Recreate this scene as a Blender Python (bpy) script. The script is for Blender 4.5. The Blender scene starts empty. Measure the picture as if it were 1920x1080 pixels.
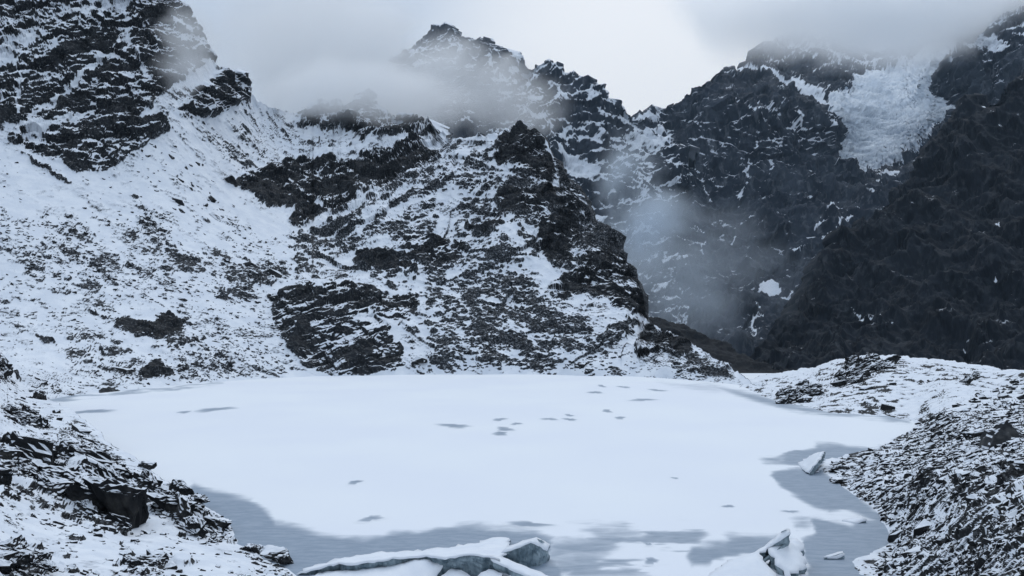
import bpy, bmesh, math, random
import numpy as np
from mathutils import Vector, Matrix
from mathutils.geometry import delaunay_2d_cdt

random.seed(7)
rng = np.random.default_rng(7)
scene = bpy.context.scene
col = scene.collection
F, H, HOR = 1500.0, 12.0, 610.0          # focal length in photo pixels, eye height over the lake, horizon row

# ------------------------------------------------------------------ camera, sky, sun, exposure
cam_d = bpy.data.cameras.new("camera")
cam = bpy.data.objects.new("camera", cam_d)
col.objects.link(cam)
cam.location = (0, 0, H)
cam.rotation_euler = (math.radians(90), 0, 0)
cam_d.sensor_width = 36.0
cam_d.lens = 36.0 * F / 1920.0
cam_d.shift_y = (HOR - 540.0) / 1920.0
cam_d.clip_start, cam_d.clip_end = 0.5, 20000
scene.camera = cam

SUN_EL, SUN_AZ = math.radians(52), math.radians(18)      # behind the cloud, ahead and a little to the right
world = bpy.data.worlds.new("World")
scene.world = world
world.use_nodes = True
wn, wl = world.node_tree.nodes, world.node_tree.links
wn.clear()
w_out = wn.new("ShaderNodeOutputWorld")
w_sky = wn.new("ShaderNodeTexSky")
w_sky.sky_type = 'NISHITA'
w_sky.sun_disc = False
w_sky.sun_elevation, w_sky.sun_rotation = SUN_EL, SUN_AZ
w_bg1 = wn.new("ShaderNodeBackground"); w_bg1.inputs["Strength"].default_value = 0.10
w_bg2 = wn.new("ShaderNodeBackground"); w_bg2.inputs["Strength"].default_value = 1.08
w_mix = wn.new("ShaderNodeMixShader"); w_mix.inputs[0].default_value = 0.9
wl.new(w_sky.outputs[0], w_bg1.inputs[0])
w_tc = wn.new("ShaderNodeTexCoord")
w_map = wn.new("ShaderNodeMapping"); w_map.inputs["Scale"].default_value = (1, 1, 1.8)
w_noise = wn.new("ShaderNodeTexNoise")
w_noise.inputs["Scale"].default_value = 3.2
w_noise.inputs["Detail"].default_value = 6
w_noise.inputs["Roughness"].default_value = 0.5
w_noise.inputs["Distortion"].default_value = 0.4
w_ramp = wn.new("ShaderNodeValToRGB")
w_ramp.color_ramp.elements[0].position = 0.32
w_ramp.color_ramp.elements[0].color = (0.485, 0.585, 0.725, 1)
w_ramp.color_ramp.elements[1].position = 0.68
w_ramp.color_ramp.elements[1].color = (0.66, 0.742, 0.855, 1)
wl.new(w_tc.outputs["Generated"], w_map.inputs[0])
wl.new(w_map.outputs[0], w_noise.inputs["Vector"])
wl.new(w_noise.outputs["Fac"], w_ramp.inputs[0])
# thinner cloud glowing above the saddle below the sun
d0 = Vector(((1205 - 960) / F, 1, (HOR - 150) / F)).normalized()
w_dot = wn.new("ShaderNodeVectorMath"); w_dot.operation = 'DOT_PRODUCT'; w_dot.inputs[1].default_value = d0
w_mr = wn.new("ShaderNodeMapRange"); w_mr.interpolation_type = 'SMOOTHSTEP'
w_mr.inputs[1].default_value, w_mr.inputs[2].default_value = 0.955, 1.0
w_gl = wn.new("ShaderNodeMix"); w_gl.data_type = 'RGBA'
[q for q in w_gl.inputs if q.name == 'B' and q.type == 'RGBA'][0].default_value = (0.90, 0.935, 0.98, 1)
wl.new(w_tc.outputs["Generated"], w_dot.inputs[0])
wl.new(w_dot.outputs["Value"], w_mr.inputs[0])
wl.new(w_mr.outputs[0], w_gl.inputs["Factor"])
wl.new(w_ramp.outputs[0], w_gl.inputs["A"])
w_sep = wn.new("ShaderNodeSeparateXYZ")
wl.new(w_tc.outputs["Generated"], w_sep.inputs[0])
w_cie = wn.new("ShaderNodeMapRange")                       # overcast sky: brighter towards the zenith
w_cie.inputs[1].default_value, w_cie.inputs[2].default_value = 0.0, 1.0
w_cie.inputs[3].default_value, w_cie.inputs[4].default_value = 0.92, 1.65
wl.new(w_sep.outputs["Z"], w_cie.inputs[0])
wl.new(w_gl.outputs["Result"], w_bg2.inputs[0])
wl.new(w_cie.outputs[0], w_bg2.inputs["Strength"])
wl.new(w_bg1.outputs[0], w_mix.inputs[1])
wl.new(w_bg2.outputs[0], w_mix.inputs[2])
wl.new(w_mix.outputs[0], w_out.inputs[0])

sun_d = bpy.data.lights.new("sun", 'SUN')
sun_d.energy, sun_d.angle, sun_d.color = 0.8, math.radians(25), (1.0, 0.97, 0.93)
sun = bpy.data.objects.new("sun", sun_d)
col.objects.link(sun)
to_sun = Vector((math.sin(SUN_AZ) * math.cos(SUN_EL), math.cos(SUN_AZ) * math.cos(SUN_EL), math.sin(SUN_EL)))
sun.rotation_euler = to_sun.to_track_quat('Z', 'Y').to_euler()
sun.location = (0, 0, 60)

scene.view_settings.view_transform = 'Standard'
scene.view_settings.look = 'None'
scene.view_settings.exposure = -0.22
scene.view_settings.gamma = 1.0
scene.view_settings.use_curve_mapping = False
scene.render.engine = 'CYCLES'
scene.cycles.volume_bounces = 24
scene.cycles.max_bounces = 24
scene.cycles.diffuse_bounces = 3
scene.cycles.volume_step_rate = 1.0
scene.cycles.volume_max_steps = 128
scene.cycles.use_denoising = True

# ------------------------------------------------------------------ noise
_pr = np.random.RandomState(11)
_perm = _pr.permutation(256).astype(np.int32)
_perm = np.concatenate([_perm, _perm, _perm])
_g = _pr.normal(size=(256, 3)).astype(np.float32)
_g /= np.linalg.norm(_g, axis=1, keepdims=True)


def perlin(x, y, z):
    x, y, z = (np.asarray(a, np.float32) for a in np.broadcast_arrays(x, y, z))
    xi, yi, zi = np.floor(x), np.floor(y), np.floor(z)
    fx, fy, fz = x - xi, y - yi, z - zi
    xi, yi, zi = xi.astype(np.int32) & 255, yi.astype(np.int32) & 255, zi.astype(np.int32) & 255
    u, v, w = (f * f * f * (f * (f * 6 - 15) + 10) for f in (fx, fy, fz))
    out = 0
    for i in (0, 1):
        a = _perm[xi + i]
        wu = u if i else 1 - u
        for j in (0, 1):
            b = _perm[a + yi + j]
            wv = v if j else 1 - v
            for k in (0, 1):
                g = _g[_perm[b + zi + k]]
                wz = w if k else 1 - w
                out = out + wu * wv * wz * (g[..., 0] * (fx - i) + g[..., 1] * (fy - j) + g[..., 2] * (fz - k))
    return out * 1.6


def fbm(P, L, octs=4, gain=0.5, seed=0.0):
    o, a = 0, 1.0
    for k in range(octs):
        s = 2.03 ** k / L
        o = o + a * perlin(P[..., 0] * s + seed + 17.3 * k, P[..., 1] * s + seed * 1.7 + 5.1 * k, P[..., 2] * s + 9.7 * k)
        a *= gain
    return o


def ridged(P, L, octs=4, gain=0.55, seed=0.0):
    o, a = 0, 1.0
    for k in range(octs):
        s = 2.07 ** k / L
        n = 1 - np.abs(perlin(P[..., 0] * s + seed + 7.7 * k, P[..., 1] * s + seed * 1.3 + 3.1 * k, P[..., 2] * s + 2.9 * k)) * 1.6
        o = o + a * (n * np.abs(n) - 0.35)
        a *= gain
    return o


def hash1(i, seed=0.0):
    v = np.sin(i * 12.9898 + seed * 78.233) * 43758.5453
    return v - np.floor(v)


def sstep(a, b, x):
    t = np.clip((x - a) / (b - a), 0, 1)
    return t * t * (3 - 2 * t)


def polydist(px, py, poly):
    """signed distance in photo pixels to a closed outline, positive inside"""
    q = np.asarray(poly, float)
    d2 = np.full(px.shape, 1e12)
    ins = np.zeros(px.shape, bool)
    for (x0, y0), (x1, y1) in zip(q, np.roll(q, -1, axis=0)):
        ex, ey = x1 - x0, y1 - y0
        wx, wy = px - x0, py - y0
        t = np.clip((wx * ex + wy * ey) / (ex * ex + ey * ey + 1e-9), 0, 1)
        d2 = np.minimum(d2, (wx - t * ex) ** 2 + (wy - t * ey) ** 2)
        ins ^= ((y0 <= py) != (y1 <= py)) & (px < x0 + (py - y0) / (ey if abs(ey) > 1e-9 else 1e-9) * ex)
    d = np.sqrt(d2)
    return np.where(ins, d, -d)


def linedist(px, py, pts):
    d2 = np.full(px.shape, 1e12)
    for (x0, y0), (x1, y1) in zip(pts[:-1], pts[1:]):
        ex, ey = x1 - x0, y1 - y0
        t = np.clip(((px - x0) * ex + (py - y0) * ey) / (ex * ex + ey * ey + 1e-9), 0, 1)
        d2 = np.minimum(d2, (px - x0 - t * ex) ** 2 + (py - y0 - t * ey) ** 2)
    return np.sqrt(d2)


def sub_mask(fn, px, py, pts, soft, m):
    """evaluate a mask only near its outline"""
    q = np.asarray(pts, float)
    sel = (px > q[:, 0].min() - m) & (px < q[:, 0].max() + m) & (py > q[:, 1].min() - m) & (py < q[:, 1].max() + m)
    out = np.zeros(px.shape)
    if sel.any():
        out[sel] = fn(px[sel], py[sel])
    return out


def pmask(px, py, poly, soft):
    return sub_mask(lambda a, b: sstep(-soft, soft, polydist(a, b, poly)), px, py, poly, soft, soft + 2)


def lmask(px, py, pts, width):
    return sub_mask(lambda a, b: 1 - sstep(width * 0.4, width, linedist(a, b, pts)), px, py, pts, width, width + 2)


def rbf(pts, vals, qx, qy, smooth=1e-4):
    """thin plate spline through scattered samples"""
    p = np.asarray(pts, float) / 500.0
    v = np.asarray(vals, float)
    n = len(p)
    d = np.linalg.norm(p[:, None] - p[None], axis=2)
    K = np.where(d > 0, d * d * np.log(d + 1e-12), 0) + smooth * np.eye(n)
    A = np.zeros((n + 3, n + 3))
    A[:n, :n] = K
    A[:n, n] = 1; A[:n, n + 1:] = p
    A[n, :n] = 1; A[n + 1:, :n] = p.T
    w = np.linalg.solve(A, np.concatenate([v, np.zeros(3)]))
    out = w[n] + w[n + 1] * qx / 500 + w[n + 2] * qy / 500
    for i in range(n):
        r2 = (qx / 500 - p[i, 0]) ** 2 + (qy / 500 - p[i, 1]) ** 2
        out = out + w[i] * 0.5 * r2 * np.log(r2 + 1e-12)
    return out


def unproject(px, py, Y):
    return np.stack([(px - 960) / F * Y, Y + 0 * px, H - (py - HOR) / F * Y], axis=-1)


def on_level(px, py, z=0.0):
    Y = (H - z) * F / (py - HOR)
    return Vector(((px - 960) / F * Y, Y, z))


def grid_normals(P):
    du = np.zeros_like(P); dv = np.zeros_like(P)
    du[:, 1:-1] = P[:, 2:] - P[:, :-2]; du[:, 0] = P[:, 1] - P[:, 0]; du[:, -1] = P[:, -1] - P[:, -2]
    dv[1:-1] = P[2:] - P[:-2]; dv[0] = P[1] - P[0]; dv[-1] = P[-1] - P[-2]
    n = np.cross(du, dv)
    n /= np.linalg.norm(n, axis=-1, keepdims=True) + 1e-12
    return n


def blur(a, r):
    for ax in (0, 1):
        pad = [(0, 0), (0, 0)]; pad[ax] = (r + 1, r)
        c = np.cumsum(np.pad(a, pad, mode='edge'), axis=ax)
        n = a.shape[ax]
        hi = np.take(c, np.arange(2 * r + 1, 2 * r + 1 + n), axis=ax)
        lo = np.take(c, np.arange(0, n), axis=ax)
        a = (hi - lo) / (2 * r + 1)
    return a


def zn(a):
    return (a - a.mean()) / (a.std() + 1e-9)


def cdf(z):
    return 1 / (1 + np.exp(-1.702 * z))


# ------------------------------------------------------------------ materials
def nodes_of(name):
    m = bpy.data.materials.new(name)
    m.use_nodes = True
    nt = m.node_tree
    nt.nodes.clear()
    out = nt.nodes.new("ShaderNodeOutputMaterial")
    bs = nt.nodes.new("ShaderNodeBsdfPrincipled")
    nt.links.new(bs.outputs[0], out.inputs[0])
    return m, nt, bs


def N(nt, typ, **kw):
    n = nt.nodes.new(typ)
    for k, v in kw.items():
        if k in n.inputs:
            n.inputs[k].default_value = v
        else:
            setattr(n, k, v)
    return n


def math_node(nt, op, a, b):
    n = N(nt, "ShaderNodeMath", operation=op)
    for i, v in enumerate((a, b)):
        if isinstance(v, (int, float)):
            n.inputs[i].default_value = v
        else:
            nt.links.new(v, n.inputs[i])
    return n.outputs[0]


def mixcol(nt, f, a, b):
    n = N(nt, "ShaderNodeMix", data_type='RGBA')
    for key, v in (("Factor", f), ("A", a), ("B", b)):
        sock = n.inputs[key] if key == "Factor" else [s for s in n.inputs if s.name == key and s.type == 'RGBA'][0]
        if isinstance(v, (int, float)):
            sock.default_value = v
        elif isinstance(v, tuple):
            sock.default_value = (*v, 1)
        else:
            nt.links.new(v, sock)
    return [s for s in n.outputs if s.type == 'RGBA'][0]


def smooth_range(nt, v, a, b):
    n = N(nt, "ShaderNodeMapRange", interpolation_type='SMOOTHSTEP')
    n.inputs[1].default_value, n.inputs[2].default_value = a, b
    nt.links.new(v, n.inputs[0])
    return n.outputs[0]


def snow_rock(name, fine, rock_a, rock_b, rock_c, k=0.5, snow_a=(0.80, 0.835, 0.88), snow_b=(0.70, 0.745, 0.81), from_normal=False,
              edge=0.05, stretch=(1, 1, 1), rot=(0, 0, 0), bump=0.3, lo=0.35, hi=1.05, dust=0.0):
    """dark rock under an uneven coat of fresh snow; `fine` is the size of the smallest breaks in the snow, in metres"""
    m, nt, bs = nodes_of(name)
    L = nt.links
    tc = N(nt, "ShaderNodeTexCoord") if from_normal else N(nt, "ShaderNodeNewGeometry")
    pos = tc.outputs["Object"] if from_normal else tc.outputs["Position"]
    mp = N(nt, "ShaderNodeMapping", Scale=stretch, Rotation=rot)
    L.new(pos, mp.inputs[0])
    n1 = N(nt, "ShaderNodeTexNoise", Scale=1 / fine, Detail=4.0, Roughness=0.7)
    n2 = N(nt, "ShaderNodeTexNoise", Scale=0.13 / fine, Detail=5.0, Roughness=0.6)
    n3 = N(nt, "ShaderNodeTexNoise", Scale=0.5 / fine, Detail=6.0, Roughness=0.65)
    for n in (n1, n2, n3):
        L.new(mp.outputs[0], n.inputs["Vector"])
    if from_normal:
        ge = N(nt, "ShaderNodeNewGeometry")
        sx = N(nt, "ShaderNodeSeparateXYZ")
        L.new(ge.outputs["Normal"], sx.inputs[0])
        s = smooth_range(nt, sx.outputs["Z"], lo, hi)
    else:
        at = N(nt, "ShaderNodeAttribute", attribute_name="snow")
        s = at.outputs["Fac"]
    jitter = math_node(nt, 'MULTIPLY', math_node(nt, 'SUBTRACT', n1.outputs["Fac"], 0.5), k * 1.4)
    mask = smooth_range(nt, math_node(nt, 'ADD', s, jitter), 0.5 - edge, 0.5 + edge)
    rock = mixcol(nt, smooth_range(nt, n2.outputs["Fac"], 0.40, 0.62), rock_a, rock_b)
    rock = mixcol(nt, smooth_range(nt, n3.outputs["Fac"], 0.50, 0.72), rock, rock_c)
    if dust:
        rock = mixcol(nt, math_node(nt, 'MULTIPLY', smooth_range(nt, n1.outputs["Fac"], 0.47, 0.70), dust), rock, tuple(c * 0.85 for c in snow_b))
    snow = mixcol(nt, smooth_range(nt, n2.outputs["Fac"], 0.35, 0.65), snow_a, snow_b)
    # thin, half-melted snow is greyer than the deep cover
    thin = smooth_range(nt, math_node(nt, 'ADD', s, jitter), 0.5, 1.0)
    snow = mixcol(nt, thin, tuple(c * 0.80 for c in snow_b), snow)
    L.new(mixcol(nt, mask, rock, snow), bs.inputs["Base Color"])
    bs.inputs["Roughness"].default_value = 0.85
    bs.inputs["Specular IOR Level"].default_value = 0.15
    bp = N(nt, "ShaderNodeBump", Strength=bump, Distance=fine)
    L.new(n3.outputs["Fac"], bp.inputs["Height"])
    L.new(bp.outputs[0], bs.inputs["Normal"])
    return m


ROCK = ((0.010, 0.012, 0.0145), (0.022, 0.0245, 0.028), (0.075, 0.077, 0.078))
M_hill = snow_rock("snowy_hillside", 0.55, *ROCK, k=0.5, edge=0.13, dust=0.34)
M_cliff = snow_rock("dark_cliff", 0.55, (0.008, 0.0095, 0.0115), (0.021, 0.023, 0.026), (0.070, 0.071, 0.070), k=0.42, edge=0.11, dust=0.07)
M_bank = snow_rock("snowy_bank", 0.16, (0.008, 0.009, 0.0105), (0.020, 0.021, 0.022), (0.060, 0.058, 0.053), k=0.35, dust=0.18)
M_stone = snow_rock("snow_capped_stone", 0.22, (0.009, 0.010, 0.012), (0.022, 0.023, 0.025), (0.065, 0.064, 0.060), k=0.7, from_normal=True)
M_block = snow_rock("bedrock_block", 0.4, (0.008, 0.009, 0.0105), (0.022, 0.023, 0.025), (0.060, 0.058, 0.054), k=0.28, from_normal=True, lo=0.42, hi=1.12)
M_pale = snow_rock("grey_boulder", 0.4, (0.020, 0.022, 0.025), (0.050, 0.053, 0.057), (0.095, 0.096, 0.095), k=0.28, from_normal=True, lo=0.42, hi=1.12)
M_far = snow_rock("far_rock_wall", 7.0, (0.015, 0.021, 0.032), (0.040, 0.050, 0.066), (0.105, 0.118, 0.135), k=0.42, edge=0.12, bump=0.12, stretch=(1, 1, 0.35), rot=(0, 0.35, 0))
M_butt = snow_rock("dark_buttress", 4.0, (0.005, 0.0075, 0.0115), (0.014, 0.018, 0.0245), (0.046, 0.051, 0.058), k=0.35, edge=0.1, bump=0.12, stretch=(1, 1, 0.4), rot=(0, -0.6, 0))
M_ridge = snow_rock("heath_ridge", 1.5, (0.006, 0.008, 0.011), (0.011, 0.0135, 0.017), (0.021, 0.024, 0.028), k=0.2)
M_glacier = snow_rock("glacier_ice", 4.0, (0.20, 0.25, 0.32), (0.34, 0.40, 0.48), (0.48, 0.54, 0.60), k=0.5,
                      snow_a=(0.80, 0.84, 0.88), snow_b=(0.66, 0.72, 0.79), edge=0.35)


def ice_material():
    m, nt, bs = nodes_of("broken_ice")
    L = nt.links
    ge = N(nt, "ShaderNodeNewGeometry")
    mp = N(nt, "ShaderNodeMapping", Scale=(1, 1, 0.35))
    L.new(ge.outputs["Position"], mp.inputs[0])
    n1 = N(nt, "ShaderNodeTexNoise", Scale=2.2, Detail=6.0, Roughness=0.6)
    n2 = N(nt, "ShaderNodeTexNoise", Scale=9.0, Detail=4.0, Roughness=0.6)
    L.new(mp.outputs[0], n1.inputs["Vector"]); L.new(mp.outputs[0], n2.inputs["Vector"])
    c = mixcol(nt, smooth_range(nt, n1.outputs["Fac"], 0.35, 0.68), (0.10, 0.15, 0.18), (0.34, 0.42, 0.46))
    c = mixcol(nt, smooth_range(nt, n2.outputs["Fac"], 0.55, 0.75), c, (0.05, 0.08, 0.10))
    L.new(c, bs.inputs["Base Color"])
    bs.inputs["Roughness"].default_value = 0.35
    bs.inputs["Specular IOR Level"].default_value = 0.4
    bp = N(nt, "ShaderNodeBump", Strength=0.5, Distance=0.08)
    L.new(n2.outputs["Fac"], bp.inputs["Height"])
    L.new(bp.outputs[0], bs.inputs["Normal"])
    return m


def snow_material():
    m, nt, bs = nodes_of("fresh_snow")
    L = nt.links
    ge = N(nt, "ShaderNodeNewGeometry")
    n1 = N(nt, "ShaderNodeTexNoise", Scale=0.9, Detail=7.0, Roughness=0.6)
    L.new(ge.outputs["Position"], n1.inputs["Vector"])
    L.new(mixcol(nt, smooth_range(nt, n1.outputs["Fac"], 0.3, 0.7), (0.74, 0.78, 0.84), (0.82, 0.85, 0.89)), bs.inputs["Base Color"])
    bs.inputs["Roughness"].default_value = 0.8
    bs.inputs["Specular IOR Level"].default_value = 0.2
    bp = N(nt, "ShaderNodeBump", Strength=0.25, Distance=0.12)
    L.new(n1.outputs["Fac"], bp.inputs["Height"])
    L.new(bp.outputs[0], bs.inputs["Normal"])
    return m


def lake_material():
    m, nt, bs = nodes_of("frozen_lake")
    L = nt.links
    ge = N(nt, "ShaderNodeNewGeometry")
    mp = N(nt, "ShaderNodeMapping", Scale=(0.55, 1.6, 1), Rotation=(0, 0, 0.12))
    L.new(ge.outputs["Position"], mp.inputs[0])
    n1 = N(nt, "ShaderNodeTexNoise", Scale=0.55, Detail=6.0, Roughness=0.62, Distortion=0.6)
    n2 = N(nt, "ShaderNodeTexNoise", Scale=0.05, Detail=4.0, Roughness=0.5)
    n3 = N(nt, "ShaderNodeTexNoise", Scale=1.6, Detail=5.0, Roughness=0.7)
    L.new(mp.outputs[0], n1.inputs["Vector"])
    L.new(ge.outputs["Position"], n2.inputs["Vector"])
    L.new(mp.outputs[0], n3.inputs["Vector"])
    at = N(nt, "ShaderNodeAttribute", attribute_name="bare")
    b = math_node(nt, 'ADD', at.outputs["Fac"], math_node(nt, 'MULTIPLY', math_node(nt, 'SUBTRACT', n1.outputs["Fac"], 0.5), 0.9))
    mask = smooth_range(nt, b, 0.12, 0.98)
    snow = mixcol(nt, smooth_range(nt, n2.outputs["Fac"], 0.35, 0.65), (0.80, 0.83, 0.88), (0.83, 0.86, 0.89))
    ice = mixcol(nt, smooth_range(nt, n3.outputs["Fac"], 0.35, 0.70), (0.25, 0.31, 0.385), (0.33, 0.39, 0.465))
    L.new(mixcol(nt, mask, snow, ice), bs.inputs["Base Color"])
    r = N(nt, "ShaderNodeMapRange"); L.new(mask, r.inputs[0])
    r.inputs[3].default_value, r.inputs[4].default_value = 0.85, 0.5
    L.new(r.outputs[0], bs.inputs["Roughness"])
    bs.inputs["Specular IOR Level"].default_value = 0.2
    return m


M_ice, M_snow, M_lake = ice_material(), snow_material(), lake_material()


# ------------------------------------------------------------------ object helpers
def tag(o, label=None, cat=None, group=None, kind=None):
    for k, v in (("label", label), ("category", cat), ("group", group), ("kind", kind)):
        if v:
            o[k] = v
    return o


def link(name, me, mat, parent=None):
    o = bpy.data.objects.new(name, me)
    col.objects.link(o)
    if mat and not me.materials:
        me.materials.append(mat)
    o.parent = parent
    return o


def mesh_np(name, V, Fq, attrs=None, normals=None):
    me = bpy.data.meshes.new(name)
    me.vertices.add(len(V))
    me.vertices.foreach_set("co", np.ascontiguousarray(V, np.float32).ravel())
    k = Fq.shape[1]
    me.loops.add(Fq.size)
    me.loops.foreach_set("vertex_index", np.ascontiguousarray(Fq, np.int32).ravel())
    me.polygons.add(len(Fq))
    me.polygons.foreach_set("loop_start", np.arange(0, Fq.size, k, dtype=np.int32))
    me.update(calc_edges=True)
    me.polygons.foreach_set("use_smooth", np.ones(len(Fq), bool))
    for a, v in (attrs or {}).items():
        at = me.attributes.new(a, 'FLOAT', 'POINT')
        at.data.foreach_set("value", np.ascontiguousarray(v, np.float32))
    if normals is not None:
        me.normals_split_custom_set_from_vertices(normals.tolist())
    return me


def emit(P, Nn, snow, region, specs):
    """cut one continuous sheet into the separate landforms it carries; specs: id -> (name, material, parent id, label, category, kind)"""
    R, C = P.shape[:2]
    idx = np.arange(R * C).reshape(R, C)
    Fq = np.stack([idx[:-1, :-1], idx[:-1, 1:], idx[1:, 1:], idx[1:, :-1]], axis=-1).reshape(-1, 4)
    reg = region[:-1, :-1].ravel()
    V, Nv, S = P.reshape(-1, 3), Nn.reshape(-1, 3), snow.ravel()
    made = {}
    for i, (name, mat, parent, label, cat, kind) in specs.items():
        f = Fq[reg == i]
        if not len(f):
            continue
        used, inv = np.unique(f, return_inverse=True)
        me = mesh_np(name, V[used], inv.reshape(-1, 4), {"snow": S[used]}, Nv[used])
        o = link(name, me, mat, made.get(parent))
        tag(o, label, cat if parent is None else None, None, kind if parent is None else None)
        made[i] = o
    return made


def make_sheet(x0, x1, nc, nr, bottom, top, depth, back=24, back_step=4.0, back_drop=0.8, as_height=False, top_jag=0.0, jag_len=20, seed=0.0, smooth=1e-4):
    """a slope as a mesh: control samples (column, row, distance or height) from foot to crest, and its far side falling away"""
    pxs = np.linspace(x0, x1, nc)
    b = np.interp(pxs, *np.array(bottom, float).T)
    t = np.interp(pxs, *np.array(top, float).T)
    if top_jag:
        q = np.stack([pxs, 0 * pxs, 0 * pxs], -1)
        t = t + top_jag * (ridged(q, jag_len, 4, 0.6, seed))
    t = np.minimum(t, b - 1)
    s = np.linspace(0, 1, nr)[:, None]
    px = np.repeat(pxs[None], nr, 0)
    py = b[None] + (t - b)[None] * s
    d = np.array(depth, float)
    if as_height:
        z = rbf(d[:, :2], d[:, 2], px, py, smooth)
        Y = (H - z) * F / (py - HOR)
    else:
        Y = np.exp(rbf(d[:, :2], np.log(d[:, 2]), px, py, smooth))
    P = unproject(px, py, Y)
    e = P[-1]
    dirv = np.stack([e[:, 0], e[:, 1], 0 * e[:, 0]], -1)
    dirv /= np.linalg.norm(dirv, axis=1, keepdims=True)
    rows = []
    for k in range(1, back + 1):
        dist = back_step * (k ** 1.35)
        rows.append(e + dirv * dist + np.array([0, 0, -1.0]) * back_drop * (dist - back_step * 0.5 * (1 - math.exp(-k / 2))))
    P = np.concatenate([P, np.array(rows)], 0)
    px = np.concatenate([px, np.repeat(px[-1:], back, 0)], 0)
    py = np.concatenate([py, np.repeat(py[-1:], back, 0)], 0)
    return P, px, py


def strata(P, n, T, amp, seed):
    """stepped rock beds: each bed swells out towards its top and drops back on a ledge"""
    n = np.asarray(n, float); n /= np.linalg.norm(n)
    s = (P @ n) / T + 0.55 * fbm(P, T * 7, 3, 0.5, seed)
    i = np.floor(s); f = s - i
    a = 0.35 + 0.9 * hash1(i, seed)
    return amp * a * (np.power(f, 0.6) * (1 - sstep(0.86, 1.0, f)) - 0.45)


def boulder_field(U, V, size, seed, chance, el=1.5, ang=0.0, spread=0.5):
    """angular stones strewn over a slope: height of the highest stone at each point, in units of `size`"""
    c0, s0 = math.cos(ang), math.sin(ang)
    gx, gy = (U * c0 + V * s0) / size, (-U * s0 + V * c0) / size
    ix, iy = np.floor(gx), np.floor(gy)
    out = np.zeros(U.shape)
    for dx in (-1, 0, 1):
        for dy in (-1, 0, 1):
            cx, cy = ix + dx, iy + dy
            key = cx * 157.31 + cy * 311.7
            h = [hash1(key + 13.1 * j, seed) for j in range(6)]
            ex, ey = gx - cx - h[0], gy - cy - h[1]
            th = (h[2] - 0.5) * 2 * spread
            ct, st = np.cos(th), np.sin(th)
            a, b = (ex * ct + ey * st) / el ** 0.5, (-ex * st + ey * ct) * el ** 0.5
            rr = 0.26 + 0.42 * h[3] ** 1.5
            d = np.maximum(np.maximum(np.abs(a), np.abs(b)), np.maximum(np.abs(0.75 * a + 0.62 * b), np.abs(0.66 * a - 0.72 * b))) / rr
            top = 0.62 + 0.5 * h[4] + (0.5 * (h[5] - 0.5) * a + 0.45 * (h[4] - 0.35) * b) / rr
            out = np.maximum(out, np.where(h[2] * 0.6 + h[5] * 0.4 < chance, np.clip((1 - d) * 2.4, 0, 1) * top * rr, 0))
    return out


def joints(P, size, R, seed):
    """jointed rock: each block between three sets of cracks stands out by its own amount"""
    W = P + size * 0.35 * np.stack([fbm(P, size * 3, 2, 0.5, seed + 5 * j) for j in range(3)], -1)
    Q = (W @ np.asarray(R).T) / (size * np.array([1.5, 1.2, 0.8]))
    Q[..., 0] += 0.5 * (np.floor(Q[..., 2]) % 2)
    c = np.floor(Q)
    key = c[..., 0] * 127.1 + c[..., 1] * 311.7 + c[..., 2] * 74.7
    return size * (hash1(key, seed) - 0.5)


def rot3(ax, ay, az):
    cx, sx, cy, sy, cz, sz = (f(a) for a in (ax, ay, az) for f in (math.cos, math.sin))
    return np.array([[cz, -sz, 0], [sz, cz, 0], [0, 0, 1]]) @ np.array([[cy, 0, sy], [0, 1, 0], [-sy, 0, cy]]) @ np.array([[1, 0, 0], [0, cx, -sx], [0, sx, cx]])


def field(px, py, base, polys, lines=()):
    D = np.full(px.shape, float(base)) if np.isscalar(base) else base.copy()
    for poly, val, soft in polys:
        m = pmask(px, py, poly, soft)
        D = D * (1 - m) + val * m
    for pts, val, wd in lines:
        m = lmask(px, py, pts, wd)
        D = D * (1 - m) + val * m
    return D


def streaks(P, ang, L, el, seed, octs=4, gain=0.75):
    """noise drawn out along one direction of the slope (angle seen in the x-z plane)"""
    c, s = math.cos(ang), math.sin(ang)
    z = P[..., 2] + 0.25 * P[..., 1]
    Q = np.stack([(P[..., 0] * c + z * s) / el, (-P[..., 0] * s + z * c), P[..., 1] * 0.35], -1)
    return fbm(Q, L, octs, gain, seed)

# ------------------------------------------------------------------ hillside, crag and spur on the far shore
def wl(px, py, z=0.0):
    return (px, py, (H - z) * F / (py - HOR))


shore = [(-140, 775), (0, 768), (60, 761), (90, 754), (130, 748), (200, 741), (300, 731), (400, 722), (500, 715), (620, 710), (750, 708),
         (900, 707), (1050, 708), (1150, 710), (1250, 714), (1330, 721), (1395, 729), (1460, 735)]
crest = [(-140, -45), (300, -40), (322, -28), (341, -3), (356, 30), (372, 60), (388, 88), (396, 108), (412, 124), (432, 130), (452, 140), (468, 168), (482, 186),
         (520, 202), (560, 214), (578, 222), (588, 202), (600, 193), (612, 200), (624, 196), (632, 187), (642, 200), (652, 208), (664, 204),
         (676, 185), (692, 178), (706, 180), (716, 196), (730, 208), (748, 214), (770, 220), (790, 226), (808, 234), (824, 246), (842, 256),
         (880, 262), (910, 262), (930, 252), (948, 244), (962, 240), (978, 236), (990, 242), (1004, 246), (1016, 258), (1028, 272), (1038, 292),
         (1050, 312), (1062, 332), (1076, 350), (1088, 366), (1098, 385), (1108, 410), (1124, 420), (1142, 432), (1156, 450), (1170, 475),
         (1186, 500), (1195, 520), (1200, 550), (1208, 580), (1218, 604), (1240, 616), (1270, 628), (1300, 644), (1330, 660), (1360, 680),
         (1390, 702), (1412, 716), (1460, 728)]
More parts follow.
